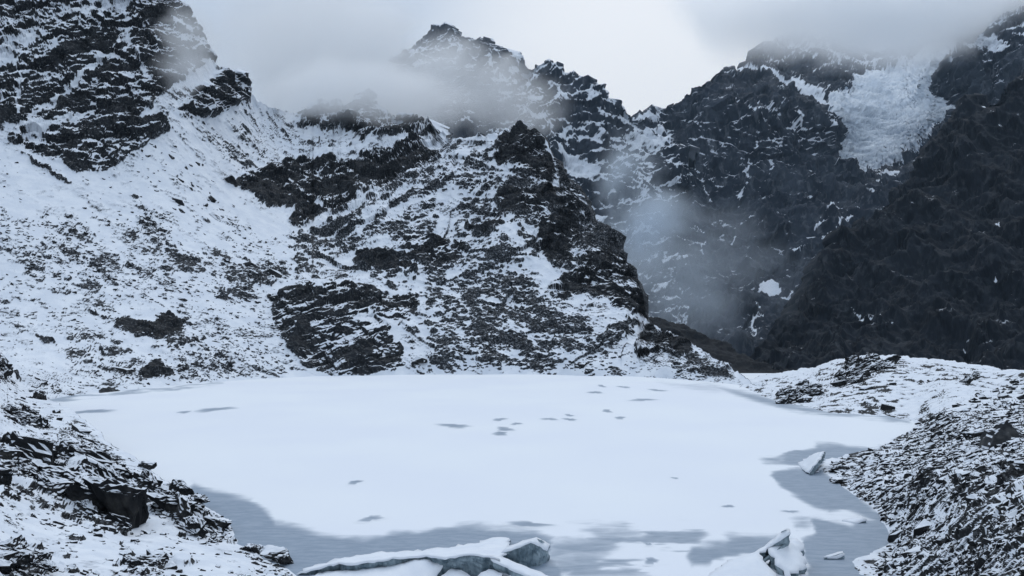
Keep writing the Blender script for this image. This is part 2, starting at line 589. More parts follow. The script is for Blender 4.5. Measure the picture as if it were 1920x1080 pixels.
hill_depth = [wl(x, y, -0.1) for x, y in ((-140, 770), (60, 757), (130, 744), (200, 737), (300, 727), (400, 718), (500, 711), (620, 706), (750, 704), (900, 703),
                                   (1050, 704), (1150, 706), (1250, 710), (1330, 717), (1395, 725), (1455, 732))] + [
    (0, 600, 165), (0, 500, 185), (0, 400, 205), (0, 280, 235), (0, 180, 255), (0, 60, 285), (0, -100, 320), (-140, 300, 225), (-140, 600, 160), (-140, -150, 325),
    (200, 650, 165), (200, 500, 200), (200, 400, 225), (200, 318, 245), (200, 200, 265), (200, 60, 290), (200, -100, 330),
    (340, 0, 320), (390, 110, 318), (330, 150, 295), (300, 230, 272), (400, 200, 308), (470, 170, 352), (400, 300, 284), (400, 400, 255), (400, 500, 222), (400, 620, 188),
    (530, 215, 400), (540, 300, 350), (540, 400, 290), (540, 480, 250), (540, 600, 205), (540, 660, 192),
    (600, 195, 420), (700, 180, 430), (740, 212, 425), (820, 245, 415), (700, 300, 372), (640, 390, 308), (640, 300, 365), (740, 330, 345),
    (640, 480, 258), (845, 262, 345), (770, 340, 312), (700, 400, 285), (900, 262, 335), (975, 240, 325), (1030, 290, 310), (1090, 380, 285), (1110, 420, 275),
    (1150, 455, 262), (1195, 530, 240), (1215, 605, 222), (1290, 640, 195), (1340, 670, 180), (1390, 703, 165),
    (900, 350, 298), (800, 400, 280), (900, 450, 262), (1000, 400, 278), (1000, 500, 245), (800, 520, 240), (900, 600, 218), (1050, 600, 215), (700, 600, 208),
    (650, 690, 191), (1150, 620, 208), (900, 680, 197), (1100, 680, 193), (1250, 690, 182), (600, 560, 212), (600, 640, 197)]
P, px, py = make_sheet(-70, 1430, 1010, 450, shore, crest, hill_depth, back=22, back_step=2.5, back_drop=0.9, top_jag=5.0, jag_len=26, seed=3.0)

crag = [(-80, 240), (0, 236), (28, 226), (50, 232), (20, 250), (15, 262), (50, 278), (108, 303), (140, 320), (200, 317), (238, 293), (280, 262), (312, 240), (302, 220), (266, 214),
        (280, 192), (330, 152), (372, 134), (398, 112), (396, 90), (370, 50), (345, -10), (330, -200), (-100, -200)]
crag_mid = [(-80, -200), (240, -200), (250, 40), (230, 95), (160, 110), (60, 100), (0, 130), (-80, 130)]
crag_mid2 = [(100, 110), (150, 60), (225, 85), (180, 150), (130, 150)]
small_crag = [(332, 206), (352, 182), (385, 158), (420, 134), (455, 128), (476, 165), (462, 180), (440, 192), (420, 208), (390, 216), (352, 216)]
pinnacles = [(560, 236), (582, 190), (640, 175), (700, 165), (722, 195), (780, 214), (832, 244), (826, 262), (770, 254), (720, 262), (680, 268), (650, 246), (600, 240)]
cliff_a = [(432, 342), (470, 320), (510, 312), (545, 300), (600, 300), (640, 312), (690, 285), (730, 290), (770, 276), (822, 284), (828, 296), (800, 312), (742, 337), (705, 362), (650, 391),
           (605, 398), (566, 418), (536, 408), (546, 392), (500, 386), (468, 364)]
summit = [(928, 268), (944, 244), (978, 236), (1004, 246), (1030, 285), (1040, 330), (1034, 355), (1010, 348), (985, 330), (958, 310), (934, 312)]
nose_a = [(930, 372), (960, 352), (1000, 372), (1040, 352), (1070, 360), (1090, 390), (1075, 410), (1030, 392), (1000, 408), (960, 404), (938, 396)]
nose_b = [(1000, 440), (1020, 412), (1060, 400), (1085, 420), (1095, 450), (1075, 470), (1060, 500), (1030, 480), (1005, 470)]
nose_c = [(1030, 540), (1052, 512), (1090, 505), (1100, 470), (1130, 470), (1160, 480), (1190, 515), (1202, 560), (1218, 606), (1180, 602), (1140, 572), (1100, 540), (1060, 560)]
nose_d = [(1040, 300), (1060, 325), (1090, 365), (1110, 412), (1085, 395), (1060, 360), (1045, 335)]
nose_e = [(1100, 425), (1145, 440), (1175, 480), (1150, 478), (1120, 455)]
slab_a = [(658, 485), (682, 470), (705, 472), (745, 488), (778, 508), (776, 517), (740, 512), (700, 504), (670, 496)]
slab_b = [(735, 455), (775, 442), (830, 448), (880, 468), (868, 478), (850, 494), (822, 505), (795, 492), (760, 485), (770, 470)]
slab_c = [(876, 424), (910, 410), (948, 428), (930, 440), (912, 450), (890, 442)]
low_cliff = [(508, 556), (528, 540), (575, 536), (620, 546), (668, 540), (716, 548), (770, 556), (784, 575), (770, 596), (742, 612), (716, 604), (736, 640), (756, 652), (758, 685),
             (722, 698), (660, 702), (608, 702), (566, 684), (540, 652), (520, 612)]
low_snow = [[(560, 600), (640, 575), (700, 582), (715, 606), (660, 610), (600, 618)], [(585, 632), (640, 620), (690, 628), (640, 640), (600, 645)], [(700, 652), (740, 645), (742, 660), (706, 668)]]
lens = [(216, 612), (232, 598), (262, 602), (290, 606), (318, 588), (342, 600), (345, 612), (332, 630), (300, 637), (262, 634), (236, 626)]
rock_k = [(262, 690), (288, 676), (306, 690), (330, 706), (300, 712), (258, 709)]
rock_l = [(62, 624), (82, 630), (102, 644), (92, 650), (74, 640)]
rock_m = [(185, 733), (205, 727), (220, 734), (205, 741), (188, 741)]
rock_n = [(-80, 640), (-10, 655), (10, 672), (30, 712), (0, 714), (-80, 720)]
toe_dark = [(1196, 625), (1215, 612), (1250, 622), (1300, 648), (1298, 668), (1250, 668), (1205, 682), (1192, 668)]
toe_left = [(1120, 645), (1145, 620), (1185, 606), (1200, 612), (1160, 630), (1140, 648)]
toe_low = [(1290, 698), (1340, 690), (1385, 706), (1330, 706)]
outcrops = [  # outline, label
    (small_crag, "blunt dark rock tower rising from the snow below the big crag"),
    (pinnacles, "row of jagged misty pinnacles on the skyline beside the cloud"),
    (cliff_a, "long black cliff band with snow ledges under the misty pinnacles"),
    (low_cliff, "broad layered black cliff standing right at the lakeshore"),
    (lens, "lens-shaped black rock slab alone on the white slope"),
    (rock_k, "small square black rock just above the shore below the lens-shaped slab"),
    (rock_l, "slim black rock sliver in the snow low on the slope"),
    (rock_m, "small flat dark rock at the lake's edge"),
    (rock_n, "dark wedge of rock cut by the picture edge above the near bank")]
spur_outcrops = [
    (summit, "dark peak block on the very top of the pyramid spur"),
    (nose_a, "dark rock step below the spur's peak block"),
    (nose_b, "smooth dark rock face halfway down the spur's steep edge"),
    (nose_c, "large broken black cliff at the foot of the spur's steep edge"),
    (slab_a, "slanting black slab in the middle of the spur's snowy flank"),
    (slab_b, "bedded dark outcrop with thin snow stripes beside the slanting slab"),
    (slab_c, "small brownish rock step high on the spur's flank"),
    (toe_dark, "pale grey bare slab on the low toe of the spur")]

wj = np.stack([px / 40, py / 40, 0 * px], -1)
w1, w2 = fbm(wj, 1.0, 4, 0.6, 1.0), fbm(wj, 1.0, 4, 0.6, 9.0)
qx, qy = px + 9 * w1, py + 7 * w2
base = field(qx, qy, 0.15, [
    ([(-80, 270), (60, 280), (200, 330), (300, 250), (430, 330), (530, 400), (545, 470), (420, 500), (330, 420), (250, 400), (100, 420), (-80, 380)], 0.0, 30),
    ([(430, 200), (830, 240), (830, 300), (640, 300), (430, 330)], 0.20, 20),
    ([(60, 420), (140, 430), (190, 520), (200, 580), (120, 560), (60, 500)], 0.34, 34),
    ([(250, 360), (300, 420), (330, 470), (440, 480), (450, 510), (330, 510), (270, 430)], 0.42, 20),
    ([(100, 600), (400, 640), (540, 690), (400, 715), (150, 690)], 0.36, 25),
    ([(400, 520), (520, 490), (560, 510), (480, 560), (430, 600), (400, 580)], 0.46, 20),
    ([(540, 440), (640, 400), (830, 262), (930, 262), (930, 400), (880, 420), (700, 470), (560, 500)], 0.34, 18),
    ([(560, 420), (680, 405), (640, 470), (560, 490)], 0.50, 14),
    ([(860, 300), (930, 300), (930, 420), (820, 430)], 0.33, 20),
    ([(640, 470), (930, 430), (1050, 560), (1130, 600), (1130, 690), (780, 690), (770, 560)], 0.42, 16),
    ([(930, 540), (1050, 580), (1100, 620), (1000, 670), (880, 640), (850, 570)], 0.60, 22),
    ([(780, 520), (800, 520), (800, 690), (775, 690)], 0.12, 8),
    ([(960, 310), (1040, 340), (1090, 400), (1150, 450), (1200, 560), (1100, 540), (1000, 480), (930, 400)], 0.62, 10),
    ([(1040, 545), (1110, 560), (1190, 605), (1120, 620), (1060, 590)], 0.15, 10),
    ([(1180, 605), (1390, 700), (1390, 720), (1130, 700), (1130, 640)], 0.30, 10),
    ([(400, 570), (500, 560), (530, 650), (590, 695), (440, 690)], 0.14, 14),
])
D = field(qx, qy, base, [
    (crag, 0.60, 5), (crag_mid, 0.31, 22), (crag_mid2, 0.78, 12), (small_crag, 0.66, 6), (pinnacles, 0.60, 8),
    (cliff_a, 0.82, 4), (summit, 0.84, 4), (nose_a, 0.82, 5), (nose_b, 0.90, 5), (nose_c, 0.76, 5), (nose_d, 0.78, 4), (nose_e, 0.68, 4),
    (slab_a, 0.97, 3), (slab_b, 0.78, 4), (slab_c, 0.85, 4), (low_cliff, 0.76, 4), *[(q, 0.32, 7) for q in low_snow],
    (lens, 0.96, 3), (rock_k, 0.97, 3), (rock_l, 0.98, 2), (rock_m, 0.97, 2), (rock_n, 0.9, 3), (toe_dark, 0.93, 4), (toe_left, 0.85, 3), (toe_low, 0.85, 3)],
    lines=[([(35, 218), (38, 150), (25, 110)], 0.05, 5), ([(60, 215), (130, 170), (200, 115)], -0.05, 8), ([(185, 50), (230, 20)], 0.1, 9), ([(240, 85), (262, 125), (278, 160)], 0.05, 6), ([(205, 110), (235, 75), (240, 40)], 0.15, 9), ([(0, 110), (50, 60), (120, 40)], 0.15, 10),
           ([(195, 245), (210, 270)], 0.25, 4), ([(40, 240), (110, 235), (180, 200)], 0.1, 8), ([(110, 290), (170, 270), (220, 240)], 0.25, 6), ([(270, 212), (330, 165), (400, 132)], 0.12, 12),
           ([(640, 318), (700, 370)], 0.25, 4), ([(540, 335), (600, 395)], 0.2, 4), ([(1190, 604), (1260, 622), (1330, 660), (1392, 702)], 0.04, 5),
           ([(985, 430), (1000, 445), (1030, 500), (1045, 545)], 0.08, 7), ([(40, 285), (100, 325), (130, 345)], 0.8, 2.5),
           ([(520, 515), (500, 520), (450, 545)], 0.9, 4), ([(1050, 350), (1010, 355)], 0.2, 5), ([(1050, 312), (1088, 366), (1108, 410), (1156, 450), (1195, 520), (1200, 550), (1216, 600)], 0.88, 10)])

crag_m = np.zeros_like(px)
for q in (crag, small_crag, pinnacles, cliff_a, summit, nose_a, nose_b, nose_c, nose_d, nose_e, slab_a, slab_b, slab_c, low_cliff, lens, rock_k, rock_l, rock_m, toe_dark, toe_left, rock_n):
    crag_m = np.maximum(crag_m, pmask(qx, qy, q, 7))
# snow gathers in gullies and thins on ribs: broad uneven patches, drawn out along the beds
fall_line = streaks(P, math.radians(-50), 9, 4.5, 231.0, 3, 0.6)          # scree fans run straight down the left slope
rib = np.where(px < 560, np.where(crag_m > 0.5, streaks(P, math.radians(38), 11, 2.6, 201.0, 3, 0.6), fall_line), np.where(px < 940, streaks(P, math.radians(38), 9, 2.6, 211.0, 3, 0.6), streaks(P, math.radians(-52), 9, 2.4, 221.0, 3, 0.6)))
D = D + np.where(D > 0.22, 0.20, 0.09) * np.clip(zn(rib), -1.8, 1.8) * (0.55 + 0.45 * crag_m) * (1 - 0.6 * sstep(0.84, 0.95, D))
rough = np.clip(D, 0, 1)
Yd = P[..., 1] / 250.0
N0 = grid_normals(P)
left = sstep(520, 420, px)
nose = sstep(930, 1000, px)
Rl, Rr, Rn = rot3(0.25, 0.58, 0.4), rot3(0.2, 0.52, -0.3), rot3(0.2, -0.75, 0.2)
disp = crag_m * Yd * (1.3 * ridged(P, 19, 4, 0.55, 2.0) + 0.8)
for sz, am in ((8.5, 0.34), (3.8, 0.36), (1.7, 0.36)):
    disp += crag_m * Yd * am * (left * joints(P, sz, Rl, sz) + (1 - left) * (1 - nose) * joints(P, sz, Rr, sz + 1) + nose * joints(P, sz, Rn, sz + 2))
disp += crag_m * Yd * (left * strata(P, (-0.50, 0.25, 0.83), 5.2, 0.9, 1.0) + (1 - left) * (1 - nose) * strata(P, (-0.45, 0.1, 0.88), 3.4, 0.8, 2.0) + nose * strata(P, (0.55, 0.1, 0.8), 4.0, 0.8, 2.5))
spur_m = sstep(540, 620, px) * sstep(1230, 1180, px) * sstep(705, 660, py)
disp += spur_m * Yd * (2.2 * ridged(P, 48, 3, 0.5, 8.0) + 0.09 * joints(P, 20, rot3(0.3, 0.5, 0.6), 9.0))
disp += (1 - crag_m) * Yd * (1.2 * fbm(P, 45, 3, 0.5, 5.0) + rough * 1.1 * ridged(P, 10, 4, 0.6, 6.0))
U_, V_ = P[..., 0], P[..., 1] * 0.6 + P[..., 2]
slant = np.where(px < 560, -0.6, 0.5)
Dn = np.clip(D, 0, 0.85)
bf_ = 0
for sz, sd in ((3.4, 3.0), (1.9, 5.0), (1.1, 7.0)):
    bf_ = np.maximum(bf_, sz * np.where(px < 560, boulder_field(U_, V_, sz, sd, Dn * (0.55 if sz > 3 else 1.0), 1.7, -0.55), boulder_field(U_, V_, sz, sd, Dn * (0.55 if sz > 3 else 1.0), 1.7, 0.45)))
disp += (1 - crag_m) * Yd * 0.62 * bf_
spk = (sstep(430, 360, px) * 0.0)
st_l = streaks(P, math.radians(-42), 4.6, 2.3, 21.0)
st_h = streaks(P, math.radians(-8), 3.6, 2.4, 31.0)
st_r = streaks(P, math.radians(42), 4.6, 2.4, 41.0)
st_d = streaks(P, math.radians(-35), 4.2, 2.0, 51.0)
wh = sstep(500, 600, py) * sstep(560, 480, px)
wr = sstep(540, 640, px) * sstep(560, 470, py) * sstep(1000, 930, px)
wd = np.clip(sstep(760, 820, px) * sstep(470, 540, py) + sstep(960, 1010, px), 0, 1)
wl_ = np.clip(1 - wh - wr - wd, 0, 1)
st = (wl_ * st_l + wh * st_h + wr * st_r + wd * st_d) / np.sqrt(wl_ ** 2 + wh ** 2 + wr ** 2 + wd ** 2 + 1e-6)
st = zn(st) + 0.55 * zn(fbm(P, 1.8, 3, 0.8, 61.0))
st = zn(st)
rock_f = cdf(-st)
disp += (1 - crag_m) * Yd * 0.25 * sstep(1 - np.clip(D, 0, 0.9) - 0.25, 1.05 - np.clip(D, 0, 0.9), rock_f)
fade = sstep(0.0, 0.05, np.concatenate([np.linspace(0, 1, 450), np.ones(22)]))[:, None]
P = P + N0 * (disp * (0.15 + 0.85 * fade))[..., None]
N1 = grid_normals(P)
nz = N1[..., 2]
rel = nz - blur(nz, 10)
rel = rel / np.sqrt(blur(rel * rel, 25) + 4e-4)
score = zn(0.62 * st * (1 - 0.6 * crag_m) + (0.62 + 0.45 * crag_m) * rel - 0.35 * (1 - crag_m) * sstep(0.25, 0.8, bf_) + 0.3 * crag_m * zn(fbm(P, 14, 3, 0.6, 66.0)))
r = cdf(score)
D[448:] = np.where(px[448:] > 1000, 0.97, D[448:])
snow = np.clip(0.5 + (r - D) * 2.2, 0, 1)

region = np.zeros(px.shape, int)
spur_line = [(535, 480), (640, 410), (700, 372), (835, 255), (900, 150), (1500, 150), (1500, 760), (760, 760), (770, 600), (700, 545), (560, 535)]
in_spur = polydist(px, py, spur_line) > 0
region[in_spur] = 1
region[polydist(px, py, crag) > 0] = 2
specs = {
    0: ("hillside", M_hill, None, "steep snow-covered scree slope running down to the frozen lake", "hillside", "structure"),
    1: ("mountain", M_hill, None, "snow-dusted pyramid-shaped rock spur standing on the far lakeshore", "mountain", "structure"),
    2: ("mountain", M_cliff, None, "huge dark bedded crag towering out of the top corner over the snow slope", "mountain", "structure")}
k = 10
for lst, par in ((outcrops, 0), (spur_outcrops, 1)):
    for poly, lab in lst:
        region[polydist(qx, qy, poly) > 0] = k
        specs[k] = ("rock_outcrop", M_cliff, par, lab, None, None)
        k += 1
emit(P, N1, snow, region, specs)
HILL = (P, N1, px, py, D, crag_m)

# ------------------------------------------------------------------ far mountains, glacier and dark valley
def far_sheet(P, px, py, D, seed, amp, L, bed=None, gully=None, smooth=0.0):
    sc = P[..., 1]
    N0 = grid_normals(P)
    big = amp * 2.2 * ridged(P, L * 2.2, 2, 0.5, seed + 21)
    d = amp * ridged(P, L, 4, 0.5, seed) + amp * 0.3 * ridged(P, L * 0.28, 4, 0.6, seed + 3)
    if gully is not None:
        Q = np.stack([P[..., 0], P[..., 1] * 0.3, P[..., 2] * 0.22], -1)
        d += gully * ridged(Q, L * 0.8, 4, 0.55, seed + 8)
    if bed is not None:
        d += strata(P, bed[0], bed[1], bed[2], seed)
        for f_ in (0.45, 0.2, 0.09):
            d += 0.24 * joints(P, L * f_, rot3(0.2, 0.3, 0.5), seed + f_)
    P = P + N0 * (big + d * (1 - 0.85 * smooth))[..., None]
    N1 = grid_normals(P)
    nz = N1[..., 2]
    rel = nz - blur(nz, 8)
    rel = rel / np.sqrt(blur(rel * rel, 22) + 4e-4)
    st = zn(fbm(P, L * 0.35, 5, 0.75, seed + 11))
    vert = zn(streaks(P, math.radians(72), L * 0.16, 3.2, seed + 31, 4, 0.65)) + 0.8 * zn(streaks(P, math.radians(28), L * 0.2, 3.0, seed + 41, 4, 0.65))
    r = cdf(zn(0.55 * st + 0.8 * rel))
    D = D - np.where((D > 0.5) & (D < 0.965), 0.045, 0.0) * np.clip(zn(vert), -1, 2.5)
    return P, N1, np.clip(0.5 + (r - D) * 2.2, 0, 1)


# peak in the cloud
top = [(600, 250), (690, 150), (720, 128), (740, 112), (765, 92), (790, 78), (806, 66), (822, 56), (838, 60), (852, 72), (875, 70), (905, 73), (925, 86), (945, 97), (975, 108),
       (990, 122), (1005, 116), (1025, 110), (1045, 122), (1058, 134), (1075, 132), (1090, 140), (1104, 160), (1120, 172), (1150, 188), (1172, 204), (1190, 217), (1215, 226), (1290, 300)]
bot = [(600, 440), (1000, 440), (1060, 640), (1290, 640)]
dep = [(600, 250, 1750), (700, 150, 1800), (822, 46, 1850), (905, 73, 1820), (1000, 115, 1700), (1085, 138, 1640), (1150, 188, 1640), (1190, 215, 1680), (1290, 300, 1650),
       (1060, 640, 1120), (1180, 640, 1120), (1290, 640, 1150), (600, 420, 1350), (800, 420, 1300), (1000, 420, 1330), (1150, 420, 1480), (1290, 420, 1560), (850, 250, 1600), (1000, 250, 1560), (1100, 280, 1530), (960, 180, 1680), (1060, 180, 1600)]
P, px, py = make_sheet(610, 1285, 400, 190, bot, top, dep, back=14, back_step=14, back_drop=0.9, top_jag=3, jag_len=24, seed=6)
wj = np.stack([px / 40, py / 40, 0 * px], -1)
qx, qy = px + 8 * fbm(wj, 1, 4, 0.6, 2.0), py + 8 * fbm(wj, 1, 4, 0.6, 12.0)
D = field(qx, qy, 0.68, [
    ([(930, 95), (1000, 120), (1010, 180), (1050, 260), (1000, 240), (960, 190), (920, 140)], 0.42, 14),
    ([(1000, 115), (1060, 140), (1070, 200), (1030, 190), (1005, 150)], 0.72, 8),
    ([(1010, 170), (1050, 220), (1060, 250), (1030, 215)], 0.45, 8),
    ([(1115, 172), (1190, 215), (1185, 240), (1140, 200)], 0.50, 6),
    ([(1040, 285), (1075, 285), (1120, 318), (1125, 335), (1090, 330), (1055, 310)], 0.03, 5),
    ([(1180, 238), (1250, 245), (1262, 268), (1200, 300), (1190, 270)], 0.20, 7),
    ([(780, 70), (880, 70), (900, 130), (830, 150), (760, 130)], 0.55, 12)],
    lines=[([(1040, 150), (1062, 195)], 0.2, 5), ([(1070, 150), (1085, 175)], 0.3, 4), ([(985, 200), (1040, 255)], 0.25, 6)])
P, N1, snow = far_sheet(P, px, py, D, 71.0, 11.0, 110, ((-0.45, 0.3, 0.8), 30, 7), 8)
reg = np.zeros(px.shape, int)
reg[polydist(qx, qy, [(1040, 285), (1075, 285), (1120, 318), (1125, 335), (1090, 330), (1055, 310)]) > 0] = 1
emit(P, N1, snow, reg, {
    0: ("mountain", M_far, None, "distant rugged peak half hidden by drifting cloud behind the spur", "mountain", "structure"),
    1: ("snow_patch", M_far, 0, "small snowfield at the foot of the clouded peak", None, None)})

# great wall with the hanging glacier
top = [(1150, 250), (1195, 222), (1240, 221), (1258, 208), (1275, 190), (1300, 166), (1322, 150), (1338, 134), (1350, 127), (1372, 128), (1396, 132), (1412, 118), (1424, 100),
       (1444, 84), (1466, 70), (1490, 76), (1520, 80), (1560, 74), (1600, 70), (1650, 66), (1700, 62), (1745, 70), (1780, 74), (1800, 62), (1830, 50), (1850, 40), (1880, 22), (1920, 4), (1990, -20)]
bot = [(1150, 800), (1990, 800)]
dep = [(1150, 250, 1900), (1240, 221, 1950), (1300, 166, 1880), (1350, 127, 1900), (1400, 150, 1880), (1450, 155, 1890), (1500, 185, 1870), (1560, 205, 1860),
       (1400, 128, 2080), (1466, 70, 2350), (1560, 74, 2450), (1700, 62, 2500), (1780, 76, 2450), (1500, 140, 2080), (1560, 170, 2020), (1640, 160, 2120), (1700, 150, 2150),
       (1760, 150, 1900), (1780, 110, 1850), (1850, 40, 1800), (1920, 4, 1780), (1990, -20, 1780), (1850, 150, 1600), (1920, 120, 1500), (1990, 150, 1400),
       (1600, 250, 1900), (1700, 250, 1880), (1620, 330, 1750), (1780, 210, 1750), (1700, 340, 1600), (1850, 300, 1400), (1950, 350, 1250),
       (1300, 300, 1720), (1400, 300, 1700), (1500, 300, 1720), (1250, 400, 1600), (1350, 420, 1520), (1450, 420, 1530), (1560, 400, 1550), (1650, 430, 1400),
       (1300, 520, 1380), (1400, 520, 1360), (1500, 500, 1400), (1600, 520, 1280), (1750, 520, 1150), (1900, 520, 1050), (1300, 620, 1180), (1420, 640, 1120), (1520, 620, 1130), (1700, 640, 1040), (1900, 640, 960),
       (1150, 800, 820), (1400, 800, 820), (1700, 800, 790), (1990, 800, 760), (1150, 500, 1500)]
P, px, py = make_sheet(1160, 1980, 500, 370, bot, top, dep, back=14, back_step=18, back_drop=0.9, top_jag=3, jag_len=30, seed=9, smooth=3e-4)
wj = np.stack([px / 40, py / 40, 0 * px], -1)
qx, qy = px + 9 * fbm(wj, 1, 4, 0.65, 4.0), py + 9 * fbm(wj, 1, 4, 0.65, 14.0)
glacier = [(1562, 180), (1590, 165), (1625, 145), (1665, 140), (1700, 128), (1735, 100), (1780, 84), (1795, 92), (1770, 130), (1762, 165), (1766, 192), (1800, 200), (1806, 206), (1782, 228), (1742, 268),
           (1702, 290), (1692, 304), (1650, 302), (1636, 320), (1622, 336), (1604, 326), (1608, 306), (1560, 314), (1584, 278), (1576, 235), (1560, 205)]
shelf = [(1360, 130), (1400, 130), (1450, 141), (1490, 152), (1530, 166), (1562, 182), (1564, 189), (1530, 177), (1480, 163), (1446, 148), (1400, 139), (1366, 136)]
patches = [([(1414, 532), (1440, 512), (1452, 510), (1462, 526), (1470, 542), (1452, 556), (1440, 552), (1420, 556), (1424, 542)], "large bright snow patch on the dark valley wall"),
           ([(1493, 512), (1512, 504), (1526, 508), (1518, 522), (1500, 518)], "small snow patch up and to the side of the large one"),
           ([(1456, 566), (1476, 548), (1492, 540), (1484, 556), (1470, 566)], "slanting streak of snow beside the large patch"),
           ([(1408, 584), (1418, 580), (1428, 590), (1420, 596)], "tiny snow spot above the stream in the valley"),
           ([(1540, 420), (1566, 404), (1588, 401), (1574, 414), (1552, 420)], "bright snow ledge where the dark buttress meets the wall")]
D = field(qx, qy, 0.945, [
    ([(1250, 220), (1350, 130), (1560, 200), (1580, 300), (1480, 360), (1300, 350)], 0.88, 30),
    ([(1160, 225), (1250, 222), (1290, 290), (1260, 330), (1200, 280)], 0.80, 14),
    ([(1412, 120), (1470, 66), (1800, 60), (1760, 130), (1700, 130), (1600, 150), (1560, 175), (1480, 135)], 0.60, 12),
    ([(1460, 125), (1580, 120), (1610, 150), (1570, 180), (1530, 165), (1480, 146)], 0.86, 8),
    ([(1764, 150), (1800, 95), (1860, 80), (1990, -30), (1990, 200), (1800, 195)], 0.90, 8),
    ([(1812, 92), (1850, 78), (1890, 78), (1902, 90), (1880, 106), (1860, 98)], 0.05, 5),
    ([(1850, 50), (1920, 10), (1980, 0), (1980, 70), (1880, 80)], 0.62, 12),
    (shelf, 0.03, 4), (glacier, 0.10, 3), *[(p, 0.02, 2) for p, _ in patches],
    ([(1482, 212), (1500, 220), (1526, 240), (1518, 246), (1492, 230)], 0.1, 4), ([(1534, 244), (1560, 232), (1562, 238), (1540, 248)], 0.1, 3),
    ([(1185, 238), (1245, 240), (1262, 262), (1240, 268), (1205, 262)], 0.25, 6),
    ([(1640, 300), (1690, 330), (1660, 350), (1640, 340)], 0.6, 6)],
    lines=[([(1366, 186), (1395, 192), (1410, 215)], 0.2, 3), ([(1412, 270), (1410, 300), (1396, 330), (1392, 370)], 0.3, 3), ([(1270, 290), (1298, 330), (1302, 350)], 0.35, 2.5), ([(1308, 320), (1320, 345), (1334, 365)], 0.25, 2.5),
           ([(1255, 265), (1290, 300), (1320, 345)], 0.55, 4), ([(1588, 402), (1540, 430), (1510, 455), (1494, 470)], 0.35, 4), ([(1610, 415), (1570, 440), (1545, 455)], 0.5, 4), ([(1480, 480), (1476, 510)], 0.5, 2),
           ([(1420, 596), (1432, 602), (1408, 622), (1404, 640), (1412, 655), (1406, 664)], 0.25, 3), ([(1375, 430), (1372, 450)], 0.3, 2), ([(1318, 440), (1322, 470)], 0.4, 2), ([(1592, 574), (1640, 600), (1712, 636)], 0.5, 2),
           ([(1445, 300), (1440, 330), (1420, 360)], 0.6, 3)])
gm = polydist(qx, qy, glacier) + 7 * fbm(wj * 2.2, 1.0, 4, 0.7, 77.0)
P, N1, snow = far_sheet(P, px, py, D, 81.0, 10.0, 140, ((0.35, 0.2, 0.9), 34, 6), 14, np.maximum(sstep(-4, 10, gm), np.maximum(pmask(qx, qy, shelf, 8), pmask(qx, qy, patches[0][0], 8))))
gmask = sstep(-2, 8, gm)
Pg = np.stack([P[..., 0] * 0.4, P[..., 1], P[..., 2] * 1.6], -1)
cre = ridged(Pg, 58, 2, 0.6, 90.0) * 0.6 + ridged(Pg, 24, 4, 0.7, 91.0) * 0.8
lower = sstep(195, 250, py)
P = P + N1 * (gmask * (8 + 5 * cre))[..., None]
N2 = grid_normals(P)
snow = np.where(gm > -2, np.clip(0.98 - 0.40 * lower + 0.34 * cre - 0.25 * lower * sstep(1640, 1760, px), 0, 1), snow)
reg = np.zeros(px.shape, int)
reg[gm > 0] = 1
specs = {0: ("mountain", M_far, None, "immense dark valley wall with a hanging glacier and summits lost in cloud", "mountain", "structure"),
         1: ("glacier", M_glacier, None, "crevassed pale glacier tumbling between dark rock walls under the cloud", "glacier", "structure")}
k = 10
for poly, lab in [(shelf, "narrow snow shelf along the top of the dark cliff"), ([(1812, 92), (1850, 78), (1890, 78), (1902, 90), (1880, 106), (1860, 98)], "snowfield on the rock summit beside the glacier")] + patches:
    reg[polydist(qx, qy, poly) > 0] = k
    specs[k] = ("snow_patch", M_far, 0, lab, None, None)
    k += 1
emit(P, N2, snow, reg, specs)

# dark buttress in front of the wall
top = [(1380, 720), (1420, 690), (1452, 640), (1480, 600), (1505, 560), (1530, 520), (1562, 470), (1600, 438), (1640, 408), (1672, 372), (1690, 350), (1705, 335), (1722, 318), (1738, 298), (1750, 276), (1765, 255), (1785, 236), (1805, 212),
       (1816, 194), (1830, 186), (1842, 190), (1852, 196), (1866, 184), (1880, 172), (1900, 150), (1920, 138), (2000, 90)]
bot = [(1380, 810), (2000, 810)]
dep = [(1380, 720, 760), (1452, 640, 820), (1505, 560, 900), (1562, 470, 980), (1640, 408, 1020), (1690, 350, 1050), (1738, 298, 1060), (1830, 186, 1080), (1880, 172, 1050), (2000, 90, 1050),
       (1400, 810, 600), (1700, 810, 560), (2000, 810, 520), (1600, 600, 830), (1700, 500, 880), (1800, 400, 900), (1900, 300, 930), (1700, 650, 720), (1900, 600, 700), (1900, 450, 800), (1990, 300, 880)]
P, px, py = make_sheet(1385, 1985, 330, 290, bot, top, dep, back=14, back_step=9, back_drop=0.9, top_jag=4, jag_len=26, seed=12)
wj = np.stack([px / 40, py / 40, 0 * px], -1)
qx, qy = px + 9 * fbm(wj, 1, 4, 0.65, 24.0), py + 9 * fbm(wj, 1, 4, 0.65, 34.0)
D = field(qx, qy, 0.985, [([(1590, 420), (1650, 400), (1700, 380), (1640, 440), (1560, 490)], 0.96, 8)],
          lines=[([(1850, 200), (1866, 225), (1880, 250)], 0.62, 3), ([(1872, 390), (1880, 450), (1868, 480), (1874, 545)], 0.72, 3), ([(1592, 574), (1640, 600), (1712, 636)], 0.70, 2), ([(1815, 632), (1780, 660)], 0.72, 5)])
P, N1, snow = far_sheet(P, px, py, D, 95.0, 8.0, 85, ((-0.55, 0.1, 0.75), 42, 11), 12)
emit(P, N1, snow, np.zeros(px.shape, int), {0: ("mountain", M_butt, None, "nearly black snow-free buttress filling the side of the valley", "mountain", "structure")})

